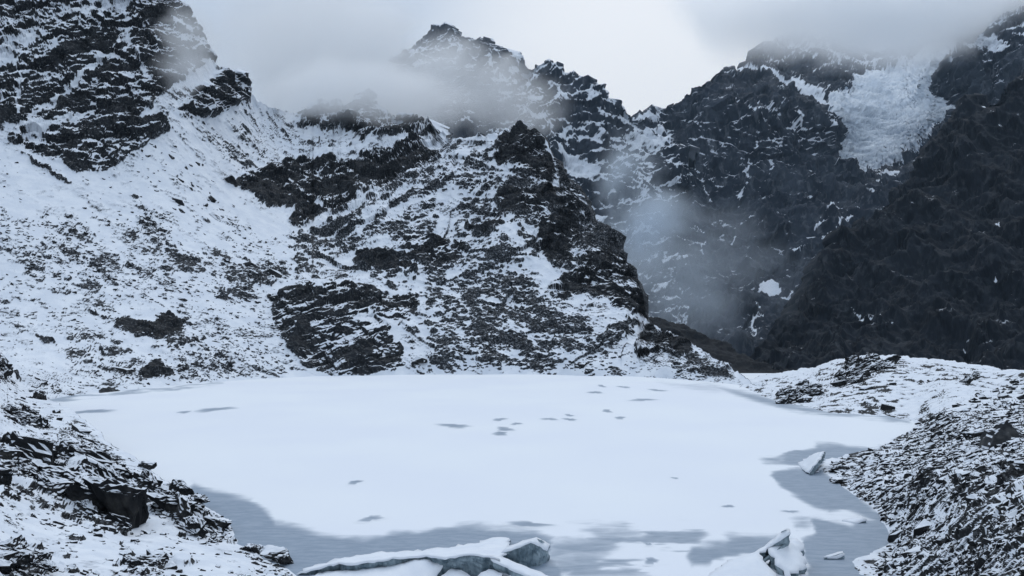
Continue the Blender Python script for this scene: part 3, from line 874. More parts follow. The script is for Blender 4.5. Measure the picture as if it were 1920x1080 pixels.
# low dark ridge behind the lake outlet
top = [(1190, 600), (1230, 603), (1262, 608), (1285, 614), (1310, 626), (1335, 638), (1360, 650), (1385, 664), (1410, 674), (1440, 684), (1465, 691), (1500, 702), (1560, 730)]
bot = [(1190, 790), (1560, 790)]
dep = [(1190, 600, 480), (1285, 614, 480), (1385, 664, 450), (1465, 691, 420), (1560, 730, 400), (1190, 790, 300), (1560, 790, 290), (1400, 740, 350), (1250, 700, 400)]
P, px, py = make_sheet(1195, 1555, 220, 110, bot, top, dep, back=12, back_step=5, back_drop=0.7, top_jag=2.0, jag_len=20, seed=15)
D = np.full(px.shape, 0.995)
P, N1, snow = far_sheet(P, px, py, D, 99.0, 1.6, 22)
emit(P, N1, snow * 0, np.zeros(px.shape, int), {0: ("ridge", M_ridge, None, "low dark brown snowless ridge dropping behind the lake outlet", "ridge", "structure")})

me = mesh_np("valley_floor", np.array([(-3900, -3900, -170), (3900, -3900, -170), (3900, 3900, -170), (-3900, 3900, -170)], float), np.array([[0, 1, 2, 3]]), {"snow": np.full(4, 0.2)})
tag(link("valley_floor", me, M_ridge), "dark valley floor far below the lake", "ground", None, "structure")

# ------------------------------------------------------------------ frozen lake
def lake_point(px, py):
    return on_level(px, py, 0.0)


rows, cols = 330, 540
pyl = HOR + np.exp(np.linspace(math.log(90), math.log(640), rows))[::-1]
pxl = np.linspace(-330, 2250, cols)
px, py = np.meshgrid(pxl, pyl)
P = unproject(px, py, H * F / (py - HOR))
P[..., 2] = 0
wj = np.stack([P[..., 0], P[..., 1] * 0.6, 0 * px], -1)
wig = fbm(wj, 6.0, 4, 0.6, 3.0)
qx, qy = px + 26 * wig * (py - HOR) / 300, py + 12 * wig * (py - HOR) / 300
bare_polys = [  # grey snow-free ice
    ([(360, 905), (400, 920), (440, 928), (490, 945), (530, 985), (600, 998), (680, 1010), (760, 1004), (850, 995), (930, 988), (1010, 998), (1040, 1010), (1060, 1100), (300, 1140), (380, 1000)], 7, 1.0),
    ([(1035, 1015), (1080, 1000), (1120, 984), (1180, 985), (1200, 1000), (1140, 1015), (1110, 1045), (1120, 1080), (1040, 1080)], 9, 0.75),
    ([(1285, 1045), (1320, 1010), (1350, 996), (1440, 996), (1480, 1010), (1440, 1040), (1340, 1060), (1300, 1065)], 7, 0.95),
    ([(1450, 885), (1500, 880), (1545, 880), (1600, 925), (1680, 985), (1700, 1060), (1640, 1120), (1500, 1120), (1500, 1010), (1540, 985), (1560, 965), (1530, 955), (1490, 930), (1460, 905)], 5, 1.0),
    ([(1422, 866), (1470, 862), (1500, 842), (1540, 834), (1640, 838), (1700, 818), (1740, 850), (1560, 880), (1480, 874)], 3.5, 0.9),
    ([(1330, 722), (1380, 730), (1430, 742), (1480, 756), (1540, 765), (1620, 775), (1700, 785), (1710, 796), (1640, 788), (1540, 778), (1480, 770), (1430, 758), (1380, 742)], 4, 0.85),
    ([(1230, 716), (1330, 718), (1380, 735), (1320, 735), (1260, 726)], 4, 0.45),
    ([(90, 748), (200, 735), (300, 727), (420, 716), (420, 719), (300, 733), (200, 742), (90, 757)], 2.5, 0.8),
    ([(1480, 975), (1560, 970), (1560, 990), (1480, 990)], 6, 0.6)]
bare = np.zeros(px.shape)
for poly, soft, v in bare_polys:
    bare = np.maximum(bare, v * pmask(qx, qy, poly, soft * 1.9))
for poly in ([(1550, 966), (1600, 962), (1630, 972), (1590, 984), (1550, 980)], [(1350, 1040), (1440, 1020), (1480, 1090), (1320, 1090)], [(1500, 950), (1560, 965), (1540, 978), (1480, 960)]):
    bare = bare * (1 - 0.8 * pmask(qx, qy, poly, 7))
streak = fbm(np.stack([P[..., 0] * 0.45, P[..., 1] * 1.1, 0 * px], -1), 3.0, 4, 0.65, 13.0)
zone = pmask(px, py, [(1060, 990), (1200, 970), (1340, 985), (1300, 1060), (1180, 1090), (1060, 1090)], 22)
bare = np.clip(np.maximum(bare, zone * sstep(0.0, 0.6, streak + 0.12) * 0.8), 0, 1)
P[..., 2] = 0.03 * (1 - bare)
idx = np.arange(rows * cols).reshape(rows, cols)
Fq = np.stack([idx[:-1, :-1], idx[:-1, 1:], idx[1:, 1:], idx[1:, :-1]], -1).reshape(-1, 4)
me = mesh_np("lake", P.reshape(-1, 3), Fq, {"bare": bare.ravel()})
lake = tag(link("lake", me, M_lake), "frozen mountain lake under flat white snow with grey bare ice near the shores", "lake", None, "structure")

holes = [(402, 768, 30, 4.5), (172, 772, 32, 5), (346, 773, 10, 3), (852, 799, 30, 4), (947, 805, 19, 3.5), (938, 813, 18, 3.5), (936, 787, 14, 2.5), (968, 795, 10, 2.5), (1030, 786, 14, 2.5),
         (1068, 787, 12, 2.5), (1067, 779, 9, 2), (1138, 771, 11, 2.5), (1162, 784, 12, 2.5), (1205, 750, 24, 2.5), (1116, 736, 12, 2.5), (1170, 726, 10, 2), (1232, 732, 16, 2), (1128, 724, 8, 2),
         (665, 905, 14, 3.5), (697, 973, 20, 6), (1366, 950, 10, 3), (1265, 897, 6, 2), (990, 984, 40, 5), (1268, 1011, 13, 4), (1215, 1019, 11, 4), (1221, 1053, 14, 6), (446, 1006, 12, 3), (1482, 960, 14, 3)]
for n, (hx, hy, rx, ry) in enumerate(holes):
    c = lake_point(hx, hy)
    a = rx * 1.25 * c.y / F
    b = ry * 1.35 * c.y / (hy - HOR) * 1.0
    lev = 0.034 + 0.0015 * (n % 2)
    V, S, T = [(c.x, c.y, lev)], [0.92], []
    K = 28
    for j in range(1, 5):
        for i in range(K):
            th = 2 * math.pi * i / K
            w = 1 + 0.28 * math.sin(2 * th + n) + 0.16 * math.sin(3 * th + 2.1 * n) + 0.1 * math.sin(7 * th + n * 3)
            V.append((c.x + a * j / 4 * w * math.cos(th), c.y + b * j / 4 * w * math.sin(th), lev))
            S.append((0.92, 0.88, 0.75, 0.42, 0.0)[j])
    for i in range(K):
        T.append((0, 1 + i, 1 + (i + 1) % K))
    for j in range(3):
        for i in range(K):
            p, q = 1 + j * K + i, 1 + j * K + (i + 1) % K
            T += [(p, p + K, q + K), (p, q + K, q)]
    V, S = np.array(V), np.array(S)
    vy = HOR + H * F / V[:, 1]
    vx = 960 + F * V[:, 0] / V[:, 1]
    ri = np.clip(np.searchsorted(-pyl, -vy), 0, rows - 1)
    ci = np.clip(np.searchsorted(pxl, vx), 0, cols - 1)
    V[:, 2] = P[ri, ci, 2] + 0.003 + 0.0013 * (n % 5)
    me = mesh_np("thaw_spot", V, np.array(T), {"bare": np.maximum(S, bare[ri, ci])})
    link("thaw_spot", me, M_lake, lake)

# ------------------------------------------------------------------ near banks
def bank(P, px, py, D, crag_m, seed, bed, unit, st, slant=0.0):
    N0 = grid_normals(P)
    Yd = np.clip(P[..., 1] / 55.0, 0.35, 2.2)
    d = crag_m * Yd * (0.5 * ridged(P, 4.5, 4, 0.55, seed) + 0.25 + strata(P, bed, 1.0, 0.28, seed))
    st = zn(st)
    low = cdf(-st)
    Dc = np.clip(D, 0, 0.9)
    for sz, am in ((2.2, 0.34), (1.0, 0.36), (0.45, 0.36)):
        d += crag_m * Yd * am * joints(P, sz, rot3(0.2, -0.25, 0.5), seed + sz)
    d += (1 - crag_m) * (0.3 * fbm(P, 8, 3, 0.5, seed + 4) + 0.12 * D * ridged(P, 2.2, 4, 0.6, seed + 5))
    row = P[..., 1] ** 2 / (F * np.clip(H - P[..., 2], 3, 20)) * 1.5      # stones the mesh is too coarse for stand on it as stones of their own
    bf = 0
    for sz, sd, ch in ((1.3, 1.0, 0.16), (0.95, 2.0, 0.7), (0.55, 3.0, 1.0), (0.32, 4.0, 0.9)):
        bf = np.maximum(bf, sz * sstep(2.5, 5.5, sz / row) * boulder_field(P[..., 0], P[..., 1] + 0.4 * P[..., 2], sz, seed + sd, Dc * ch * 1.15 + 0.05, 1.35, slant, 0.9))
    d += (1 - crag_m) * unit * bf
    calm = sstep(-0.05, 0.5, P[..., 2])
    P = P + N0 * (d * (0.25 + 0.75 * calm))[..., None]
    N1 = grid_normals(P)
    nz = N1[..., 2]
    rel = nz - blur(nz, 9)
    rel = rel / np.sqrt(blur(rel * rel, 22) + 6e-4)
    r = cdf(zn(0.45 * st * (1 - 0.5 * crag_m) + (0.85 + 0.2 * crag_m) * rel - 0.3 * (1 - crag_m) * sstep(0.2, 0.5, bf)))
    return P, N1, np.clip(0.5 + (r - D) * 2.2, 0, 1)


# rocky bank, left
top = [(-260, 646), (-120, 646), (-40, 646), (-5, 650), (14, 676), (28, 700), (40, 718), (66, 738), (92, 748), (118, 760), (142, 776), (170, 798), (196, 820), (222, 838), (248, 856), (272, 874), (292, 886),
       (312, 900), (336, 912), (356, 926), (378, 942), (400, 958), (424, 976), (438, 998), (450, 1016), (470, 1030), (500, 1048), (520, 1056), (545, 1068), (575, 1084), (640, 1120), (700, 1160)]
bot = [(-260, 1150), (700, 1150)]
dep = [(-260, 646, 9.2), (-120, 646, 9.1), (0, 652, 8.8), (28, 704, 4.6), (70, 742, 3.4), (142, 776, 2.9), (215, 834, 1.8), (292, 888, 1.05), (350, 924, 0.62), (400, 958, 0.42), (430, 990, 0.12),
       (450, 1020, -0.05), (500, 1052, -0.05), (560, 1082, -0.05), (640, 1140, -0.1), (400, 1014, 0.2), (470, 1050, 0.35), (520, 1085, 0.45),
       (0, 760, 5.6), (0, 850, 4.6), (100, 850, 3.3), (150, 900, 2.4), (240, 985, 1.5), (0, 950, 4.0), (200, 1000, 2.1), (100, 1030, 3.0), (0, 1080, 4.2), (300, 1020, 1.4), (300, 1085, 2.0), (400, 1060, 1.1),
       (450, 1085, 1.0), (-120, 1100, 5.6), (-120, 850, 5.9), (-120, 720, 7.4), (300, 940, 1.3), (60, 800, 4.0),
       (-260, 1300, 7.4), (-100, 1300, 6.6), (100, 1300, 5.6), (300, 1300, 4.4), (500, 1300, 2.6), (700, 1300, 1.4), (-260, 900, 8), (700, 1180, -0.1), (600, 1220, 0.7)]
P, px, py = make_sheet(-240, 640, 560, 400, bot, top, dep, back=20, back_step=0.45, back_drop=0.75, as_height=True, top_jag=3.0, jag_len=22, seed=21)
wj = np.stack([px / 40, py / 40, 0 * px], -1)
qx, qy = px + 11 * fbm(wj, 1, 5, 0.65, 44.0), py + 9 * fbm(wj, 1, 5, 0.65, 54.0)
b_big = [(-60, 868), (0, 852), (40, 846), (90, 858), (120, 852), (160, 866), (205, 868), (228, 890), (226, 915), (238, 940), (246, 962), (232, 990), (212, 1000), (186, 990), (160, 968), (130, 950), (90, 925),
         (50, 910), (0, 902), (-60, 905)]
b_two = [(240, 905), (262, 898), (282, 910), (290, 930), (322, 936), (355, 930), (370, 945), (374, 975), (372, 1006), (352, 1000), (330, 978), (300, 968), (276, 952), (252, 935)]
b_end = [(380, 998), (392, 985), (416, 978), (424, 992), (416, 1010), (392, 1014)]
b_top = [(10, 770), (40, 758), (70, 765), (90, 790), (88, 812), (60, 800), (20, 795)]
b_wedge = [(-120, 640), (-20, 655), (8, 676), (30, 712), (8, 716), (-120, 720)]
b_low = [(-60, 1036), (20, 1030), (70, 1040), (100, 1052), (70, 1085), (-60, 1110)]
b_face = [(150, 940), (215, 930), (246, 962), (232, 990), (212, 1000), (180, 985)]
base = field(qx, qy, 0.17, [
    ([(90, 830), (140, 780), (200, 830), (220, 860), (160, 860)], 0.50, 16), ([(-20, 810), (220, 850), (210, 870), (0, 860)], 0.42, 14), ([(250, 895), (300, 890), (400, 960), (420, 980), (380, 1000), (370, 940), (290, 925)], 0.30, 12),
    ([(230, 1000), (420, 1020), (520, 1080), (200, 1090), (120, 1030)], 0.05, 16), ([(0, 960), (120, 960), (180, 1010), (60, 1020)], 0.16, 14), ([(0, 905), (80, 925), (160, 985), (100, 960), (0, 925)], 0.55, 8),
    ([(230, 1030), (330, 1050), (300, 1085), (200, 1080)], 0.30, 14), ([(-240, 1090), (640, 1090), (640, 1400), (-240, 1400)], 0.28, 10)])
D = field(qx, qy, base, [(b_big, 0.72, 9), (b_two, 0.70, 7), (b_end, 0.6, 5), (b_top, 0.5, 8), (b_wedge, 0.6, 4), (b_low, 0.6, 8), (b_face, 0.85, 6)],
          lines=[([(225, 930), (270, 965), (330, 1000)], 0.08, 9)])
cm = np.zeros_like(px)
cm = 0.45 * pmask(qx, qy, b_big, 14)
Z = np.stack([P[..., 0], P[..., 1], P[..., 2]], -1)
st = zn(fbm(Z * np.array([0.8, 0.6, 1.0]), 1.1, 4, 0.7, 121.0))
P, N1, snow = bank(P, px, py, D, cm, 141.0, (0.25, -0.2, 0.95), 0.6, st, -0.5)
reg = np.zeros(px.shape, int)
specs = {0: ("lake_shore", M_bank, None, "snowy rocky bank sloping to the lake below the black outcrops", "lake shore", "structure")}
emit(P, N1, snow, reg, specs)
LEFT = (P, N1, px, py, D, cm)

# stony bank, right
top = [(1380, 730), (1400, 716), (1420, 706), (1445, 700), (1480, 695), (1500, 692), (1525, 690), (1545, 682), (1560, 675), (1590, 670), (1620, 667), (1650, 665), (1680, 666), (1700, 668), (1730, 672), (1760, 675),
       (1800, 678), (1840, 684), (1880, 690), (1920, 694), (2080, 705)]
bot = [(1380, 1135), (2080, 1135)]
dep = [(1380, 732, -0.1), (1400, 716, 0.5), (1450, 700, 0.9), (1480, 694, 1.3), (1520, 690, 1.8), (1560, 675, 3.6), (1650, 665, 5.6), (1760, 675, 5.2), (1830, 683, 5.0), (1920, 694, 5.0), (2080, 705, 5.2),
       (1395, 726, 0.0), (1440, 747, 0.0), (1490, 760, 0.0), (1540, 769, 0.0), (1640, 781, 0.0), (1700, 788, 0.0), (1500, 790, -0.5), (1600, 800, -0.5), (1655, 798, -0.4), (1440, 775, -0.6), (1390, 760, -0.5),
       (1724, 798, 0.1), (1690, 815, 0.0), (1640, 838, 0.0), (1590, 852, 0.0), (1548, 874, 0.0), (1562, 900, 0.0), (1600, 926, 0.0), (1640, 956, 0.0), (1660, 985, 0.0), (1670, 1016, 0.0), (1640, 1032, 0.0),
       (1600, 1050, 0.0), (1618, 1076, 0.0), (1650, 1110, 0.0), (1450, 900, -0.7), (1500, 950, -0.7), (1560, 1000, -0.6), (1540, 850, -0.4), (1605, 990, -0.5), (1490, 840, -0.5), (1550, 1080, -0.6), (1400, 1000, -0.8),
       (1600, 1160, -0.2), (1450, 1200, -0.6), (1400, 1300, -0.3), (1550, 1300, 1.2), (1700, 1300, 3.4), (1900, 1300, 6.6), (2080, 1300, 8.0), (1720, 1180, 2.2),
       (1720, 835, 1.1), (1800, 790, 2.8), (1870, 815, 4.4), (1920, 775, 4.2), (1700, 880, 1.6), (1640, 880, 0.9), (1760, 880, 3.2), (1850, 900, 4.8), (1920, 880, 5.6), (1700, 950, 1.2), (1800, 970, 3.9), (1920, 980, 6.0),
       (1720, 1050, 1.7), (1800, 1080, 3.6), (1920, 1080, 6.4), (2060, 1000, 7.2), (2060, 820, 6.2), (1750, 745, 2.0), (1850, 745, 2.6), (1920, 735, 3.0), (1650, 720, 2.6), (1580, 722, 1.9), (1700, 700, 3.8), (1480, 725, 0.9),
       (1650, 762, 0.7), (1750, 772, 1.5), (1570, 755, 0.6)]
P, px, py = make_sheet(1385, 2070, 440, 420, bot, top, dep, back=16, back_step=2.0, back_drop=0.5, as_height=True, top_jag=1.5, jag_len=22, seed=25)
wj = np.stack([px / 40, py / 40, 0 * px], -1)
qx, qy = px + 10 * fbm(wj, 1, 5, 0.65, 64.0), py + 6 * fbm(wj, 1, 5, 0.65, 74.0)
c_crest = [(1560, 715), (1575, 690), (1590, 678), (1640, 672), (1690, 676), (1670, 690), (1650, 705), (1620, 718), (1580, 724)]
c_shore = [(1448, 748), (1470, 728), (1500, 718), (1535, 722), (1545, 738), (1510, 756), (1470, 760)]
c_knob = [(1800, 712), (1825, 705), (1850, 714), (1835, 724), (1808, 722)]
c_hole = [(1712, 905), (1735, 880), (1748, 895), (1782, 898), (1765, 912), (1730, 914)]
base = field(qx, qy, 0.40, [
    ([(1390, 700), (1560, 690), (1560, 770), (1440, 750)], 0.26, 10), ([(1640, 740), (1700, 715), (1920, 715), (1920, 740), (1800, 775), (1680, 770)], 0.16, 12),
    ([(1560, 690), (1700, 665), (1920, 690), (1920, 712), (1760, 700), (1640, 740), (1540, 770)], 0.32, 10),
    ([(1540, 870), (1700, 800), (1920, 760), (1990, 820), (1990, 940), (1780, 940), (1660, 900)], 0.60, 22), ([(1640, 940), (1780, 930), (1800, 1030), (1640, 1040)], 0.34, 20),
    ([(1780, 950), (1990, 900), (1990, 1100), (1800, 1100)], 0.48, 20), ([(1385, 1090), (2070, 1090), (2070, 1400), (1385, 1400)], 0.35, 8)])
D = field(qx, qy, base, [(c_crest, 0.6, 4), (c_shore, 0.5, 5), (c_hole, 0.8, 5)],
          lines=[([(1700, 1050), (1800, 1010), (1860, 980), (1920, 950)], 0.62, 3), ([(1560, 905), (1640, 880)], 0.7, 5), ([(1380, 712), (1450, 704), (1560, 682)], 0.08, 5), ([(1650, 665), (1760, 674), (1920, 693)], 0.06, 5)])
cm = np.zeros_like(px)
Z = P.copy()
st = zn(fbm(Z * np.array([0.8, 0.6, 1.0]), 1.3, 4, 0.7, 151.0))
P, N1, snow = bank(P, px, py, D, cm, 171.0, (-0.3, -0.2, 0.93), 0.6, st, 0.6)
reg = np.zeros(px.shape, int)
specs = {0: ("lake_shore", M_bank, None, "stony snow-dusted bank rising from the grey inlet of the lake", "lake shore", "structure")}
emit(P, N1, snow, reg, specs)
RIGHT = (P, N1, px, py, D, cm)

# moraine the photographer stands on, below the picture
nx, ny = 90, 60
gx, gy = np.meshgrid(np.linspace(-70, 70, nx), np.linspace(-45, 33.5, ny))
gz = -0.5 + 10.6 * sstep(35, 2, gy) + 0.8 * sstep(12, 60, np.abs(gx)) * sstep(34, 10, gy)
gz = np.minimum(gz, np.where(gy > 2, H - 0.3133 * np.maximum(gy, 0) * 1.12 - 0.9, 99))
P = np.stack([gx, gy, gz], -1)
P[..., 2] += 0.25 * fbm(P, 4, 4, 0.5, 181.0)
N1 = grid_normals(P)
r = cdf(zn(fbm(P, 1.5, 4, 0.8, 191.0)))
emit(P, N1, np.clip(0.5 + (r - 0.3) * 2.2, 0, 1), np.zeros(gx.shape, int), {0: ("moraine", M_bank, None, "snow-dusted moraine under the viewpoint at the near end of the lake", "moraine", "structure")})

# ------------------------------------------------------------------ stones
def stone_mesh(name, seed, flat, npts=16, cuts=0, mat=None, pts=None):
    r = random.Random(seed)
    bm = bmesh.new()
    for c in pts or ():
        bm.verts.new(c)
    for _ in range(0 if pts else npts):
        v = Vector((r.gauss(0, 1), r.gauss(0, 1), r.gauss(0, 1))).normalized()
        v = Vector((max(-.78, min(.78, v.x)), max(-.74, min(.74, v.y)), max(-.7, min(.7, v.z))))
        bm.verts.new((v.x * 0.66, v.y * 0.5, v.z * 0.5 * flat))
    h = bmesh.ops.convex_hull(bm, input=bm.verts)
    bmesh.ops.delete(bm, geom=[g for g in set(h["geom_interior"]) | set(h["geom_unused"]) if isinstance(g, bmesh.types.BMVert)], context='VERTS')
    if cuts:
        bmesh.ops.triangulate(bm, faces=bm.faces[:])
        bmesh.ops.subdivide_edges(bm, edges=bm.edges[:], cuts=cuts, use_grid_fill=True)
        co = np.array([v.co[:] for v in bm.verts])
        nn = np.array([v.normal[:] for v in bm.verts])
        co = co + nn * (0.05 * ridged(co + seed, 0.45, 4, 0.6) + 0.04 * strata(co + seed, (0.2, 0.1, 0.95), 0.2, 1.0, seed) + 0.22 * joints(co + seed, 0.30, rot3(0.1, 0.2, seed), 1.0) + 0.25 * joints(co + seed, 0.14, rot3(0.1, 0.2, seed), 2.0) - 0.02)[:, None]
        for v, c in zip(bm.verts, co):
            v.co = c
    bm.normal_update()
    me = bpy.data.meshes.new(name)
    bm.to_mesh(me)
    bm.free()
    me.materials.append(mat or M_stone)
    return me


def frame(n, ang, tilt=0.8):
    z = (Vector(n) * tilt + Vector((0, 0, 1 - tilt))).normalized()
    x = Vector((math.cos(ang), math.sin(ang), 0))
    x = (x - z * x.dot(z)).normalized()
    return Matrix((x, z.cross(x), z)).transposed()


STONES = [stone_mesh("stone", 100 + i, 0.7 + 0.6 * (i % 4) / 3) for i in range(16)]


def pick(sheet, n, outline, weight, seed):
    """choose places on a slope, more of them where more rock shows"""
    P, N1, px, py, D, cm = sheet
    r = np.random.default_rng(seed)
    rows_ = P.shape[0] - 24
    ok = polydist(px[:rows_], py[:rows_], outline) > 0
    clump = np.exp(1.5 * fbm(P[:rows_], P[:rows_, :, 1].mean() * 0.09, 3, 0.6, seed))
    w = np.where(ok, clump * np.clip(D[:rows_], 0.02, 1) ** weight * (1 - cm[:rows_]) * (P[:rows_, :, 2] > 0.08), 0).ravel() + 0.0
    ch = r.choice(len(w), size=n, replace=False, p=w / w.sum())
    C = P.shape[1]
    return [(P[i // C, i % C], N1[i // C, i % C], px[i // C, i % C], py[i // C, i % C]) for i in ch]


def place_stones(sheet, n, outline, sizes, ang, noun, where, group, seed, weight=1.5, sink=0.12):
    r = random.Random(seed)
    put = []
    for p, nn, a, b in pick(sheet, n, outline, weight, seed):
        s = r.uniform(*sizes) * (0.7 + 1.9 * r.random() ** 4) * p[1] / F
        o = bpy.data.objects.new(noun, r.choice(STONES))
        col.objects.link(o)
        Rm = frame(Vector(nn) + Vector((r.gauss(0, 0.28), r.gauss(-0.05, 0.28), 0)), ang + r.gauss(0, 0.4))
        k3 = (r.uniform(0.85, 1.25), r.uniform(0.8, 1.1), r.uniform(0.6, 1.05))
        o.matrix_world = Matrix.Translation(Vector(p) - Vector(nn) * s * sink) @ Rm.to_4x4() @ Matrix.Diagonal((s * k3[0], s * k3[1], s * k3[2], 1))
        put.append((s * F / p[1], b, k3[2] * 0.7, o, a))
    by_size = sorted(put, key=lambda t: -t[0])
    by_row = sorted(put, key=lambda t: t[1])
    third = max(1, n // 3)
    for i, t in enumerate(by_size):
        j = by_row.index(t)
        size = "large" if i < third else ("middling" if i < 2 * third else "small")
        place = "highest up" if j < third else ("halfway up" if j < 2 * third else "lowest down")
        if i == 0:
            lab = f"biggest of all the dark {noun}s {where}"
        elif i == n - 1:
            lab = f"smallest of all the dark {noun}s {where}"
        elif j == 0:
            lab = f"topmost of all the dark {noun}s {where}"
        elif j == n - 1:
            lab = f"lowest of all the dark {noun}s {where}"
        else:
            shape = "flat " if t[2] < 0.5 else ("upright " if t[2] > 0.66 else "")
            lab = f"{size} {shape}dark {noun} {place} {where}"
        tag(t[3], lab, noun, group)
    same = {}
    for t in put:
        same.setdefault(t[3]["label"], []).append(t)
    for lab, ts in same.items():
        ts.sort(key=lambda t: t[4])
        names = {1: [""], 2: ["left one", "right one"], 3: ["left one", "middle one", "right one"]}.get(len(ts)) or ["leftmost"] + ["%s from left" % w for w in ("second", "third", "fourth", "fifth", "sixth", "seventh", "eighth", "ninth", "tenth")[:len(ts) - 2]] + ["rightmost"]
        for t, w in zip(ts, names):
            t[3]["label"] = (w + ", " + lab) if w else lab


zone_r = [
    ([(1545, 872), (1720, 800), (1780, 790), (1760, 860), (1640, 910), (1570, 900)], 32, (14, 23), "on the point by the leaning ice sheet", "stones on the point by the leaning ice sheet"),
    ([(1640, 905), (1760, 860), (1930, 840), (1930, 950), (1760, 960), (1680, 960)], 46, (16, 27), "on the bank below the tent-shaped boulder", "stones below the tent-shaped boulder"),
    ([(1640, 1000), (1760, 960), (1930, 950), (1930, 1090), (1620, 1090)], 32, (16, 28), "in thin snow at the stony bank's foot", "stones at the foot of the stony bank"),
    ([(1720, 800), (1800, 760), (1930, 735), (1930, 830), (1790, 850)], 26, (14, 23), "around the tent-shaped boulder", "stones around the tent-shaped boulder"),
    ([(1400, 715), (1560, 690), (1920, 695), (1920, 740), (1640, 775), (1440, 745)], 22, (13, 21), "on the snowy crest by the outlet", "stones on the snowy crest by the outlet")]
for k, (o_, n_, sz, lab, grp) in enumerate(zone_r):
    place_stones(RIGHT, n_, o_, sz, 0.2, "stone", lab, grp, 300 + k)
place_stones(LEFT, 28, [(0, 720), (60, 745), (200, 830), (400, 970), (300, 930), (160, 860), (0, 850)], (11, 20), -0.4, "stone", "in snow above the big black outcrop", "stones above the big black outcrop", 320)
place_stones(LEFT, 30, [(0, 930), (120, 960), (230, 1000), (380, 1020), (540, 1075), (540, 1090), (0, 1090)], (11, 20), -0.4, "stone", "in snow below the black outcrops", "stones below the black outcrops", 321)
place_stones(HILL, 26, [(260, 250), (330, 220), (430, 330), (460, 420), (330, 400), (270, 330)], (8, 15), -0.5, "boulder", "on the white chute under the crag", "boulders on the snow chute", 322, weight=0.2)
place_stones(HILL, 32, [(20, 480), (520, 480), (540, 690), (420, 712), (60, 745), (20, 640)], (8, 17), -0.3, "boulder", "on the scree slope above the lakeshore", "boulders on the scree slope", 323, weight=0.6)
place_stones(HILL, 26, [(770, 560), (1120, 560), (1250, 690), (1180, 704), (770, 700)], (8, 16), 0.2, "boulder", "in the rubble at the spur's foot", "boulders at the foot of the spur", 324, weight=0.8)


def stuff_stones(name, sheet, n, outline, sizes, ang, label, seed, weight=1.0):
    r = random.Random(seed)
    VV, FF, off = [], [], 0
    src = []
    for i in range(10):
        m = stone_mesh("pebble_source", 500 + i, 0.7 + 0.06 * i, 14)
        src.append((np.array([v.co[:] for v in m.vertices]), np.array([p.vertices[:] for p in m.polygons])))
        bpy.data.meshes.remove(m)
    for p, nn, a, b in pick(sheet, n, outline, weight, seed):
        s = (sizes[0] + (sizes[1] - sizes[0]) * r.random() ** 1.6) * p[1] / F
        v, f = r.choice(src)
        Rm = np.array(frame(Vector(nn) + Vector((r.gauss(0, 0.3), r.gauss(-0.05, 0.3), 0)), ang + r.gauss(0, 0.6)))
        VV.append((v * np.array([s * r.uniform(0.85, 1.3), s, s * r.uniform(0.6, 0.95)])) @ Rm.T + p)
        FF.append(f + off)
        off += len(v)
    me = mesh_np(name, np.concatenate(VV), np.concatenate(FF))
    me.polygons.foreach_set("use_smooth", np.zeros(len(me.polygons), bool))
    return tag(link(name, me, M_stone), label, "stones", None, "stuff")


stuff_stones("scattered_stones", RIGHT, 4000, [(1545, 872), (1720, 795), (1930, 700), (1930, 1090), (1620, 1090), (1680, 1000)], (4, 17), 0.2, "countless small dark stones strewn over the stony bank", 401)
stuff_stones("scattered_stones", LEFT, 1700, [(0, 700), (60, 745), (200, 830), (420, 980), (560, 1090), (0, 1090)], (5, 16), -0.4, "countless small dark stones strewn over the rocky bank", 402)
stuff_stones("scattered_stones", HILL, 2200, [(-20, 280), (120, 320), (300, 260), (540, 480), (540, 700), (60, 745), (-20, 700)], (2.5, 8), -0.4, "fine dark scree sprinkled over the white slope", 403, 0.8)


def boulder(name, label, cat, a, b, z, size, flat, ang, seed, tilt=0.3, sheet=RIGHT, stretch=(1.2, 0.9, 1.0), pts=None, mat=None):
    """one large rock with a cap of snow, set down on the slope at the given place"""
    me = stone_mesh("boulder", seed, flat, 16, 6, mat or M_block, pts)
    P, N1, px, py = sheet[:4]
    i = np.argmin((px - a) ** 2 + (py - b) ** 2)
    p = Vector(P.reshape(-1, 3)[i]); nn = Vector(N1.reshape(-1, 3)[i])
    s = size * p.y / F
    o = bpy.data.objects.new(name, me)
    col.objects.link(o)
    o.matrix_world = Matrix.Translation(p + Vector((0, 0, s * z))) @ frame(nn, ang, tilt).to_4x4() @ Matrix.Diagonal((s * stretch[0], s * stretch[1], s * stretch[2], 1))
    tag(o, label, cat)
    # the snow lying on it
    n = len(me.vertices)
    co = np.array([v.co[:] for v in me.vertices]); no = np.array([v.normal[:] for v in me.vertices])
    W = np.array(o.matrix_world.to_3x3().inverted().transposed())
    wn_ = no @ W.T
    wn_ /= np.linalg.norm(wn_, axis=1, keepdims=True)
    keep = wn_[:, 2] + 0.35 * fbm(co + seed, 0.35, 4, 0.6) > 0.72
    tri = [p.vertices[:] for p in me.polygons if all(keep[v] for v in p.vertices)]
    if len(tri) > 8:
        used, inv = np.unique(np.array([t[:3] for t in tri]), return_inverse=True)
        cme = mesh_np("snow_cap", co[used] + no[used] * 0.012 + np.array(o.matrix_world.to_3x3().inverted() @ Vector((0, 0, 0.02 * s))), inv.reshape(-1, 3))
        link("snow_cap", cme, M_snow, o)
    return o


BLOCKS = [stone_mesh("block", 700 + i, 0.75 + 0.5 * (i % 3) / 2, 13, 7, M_block) for i in range(12)]


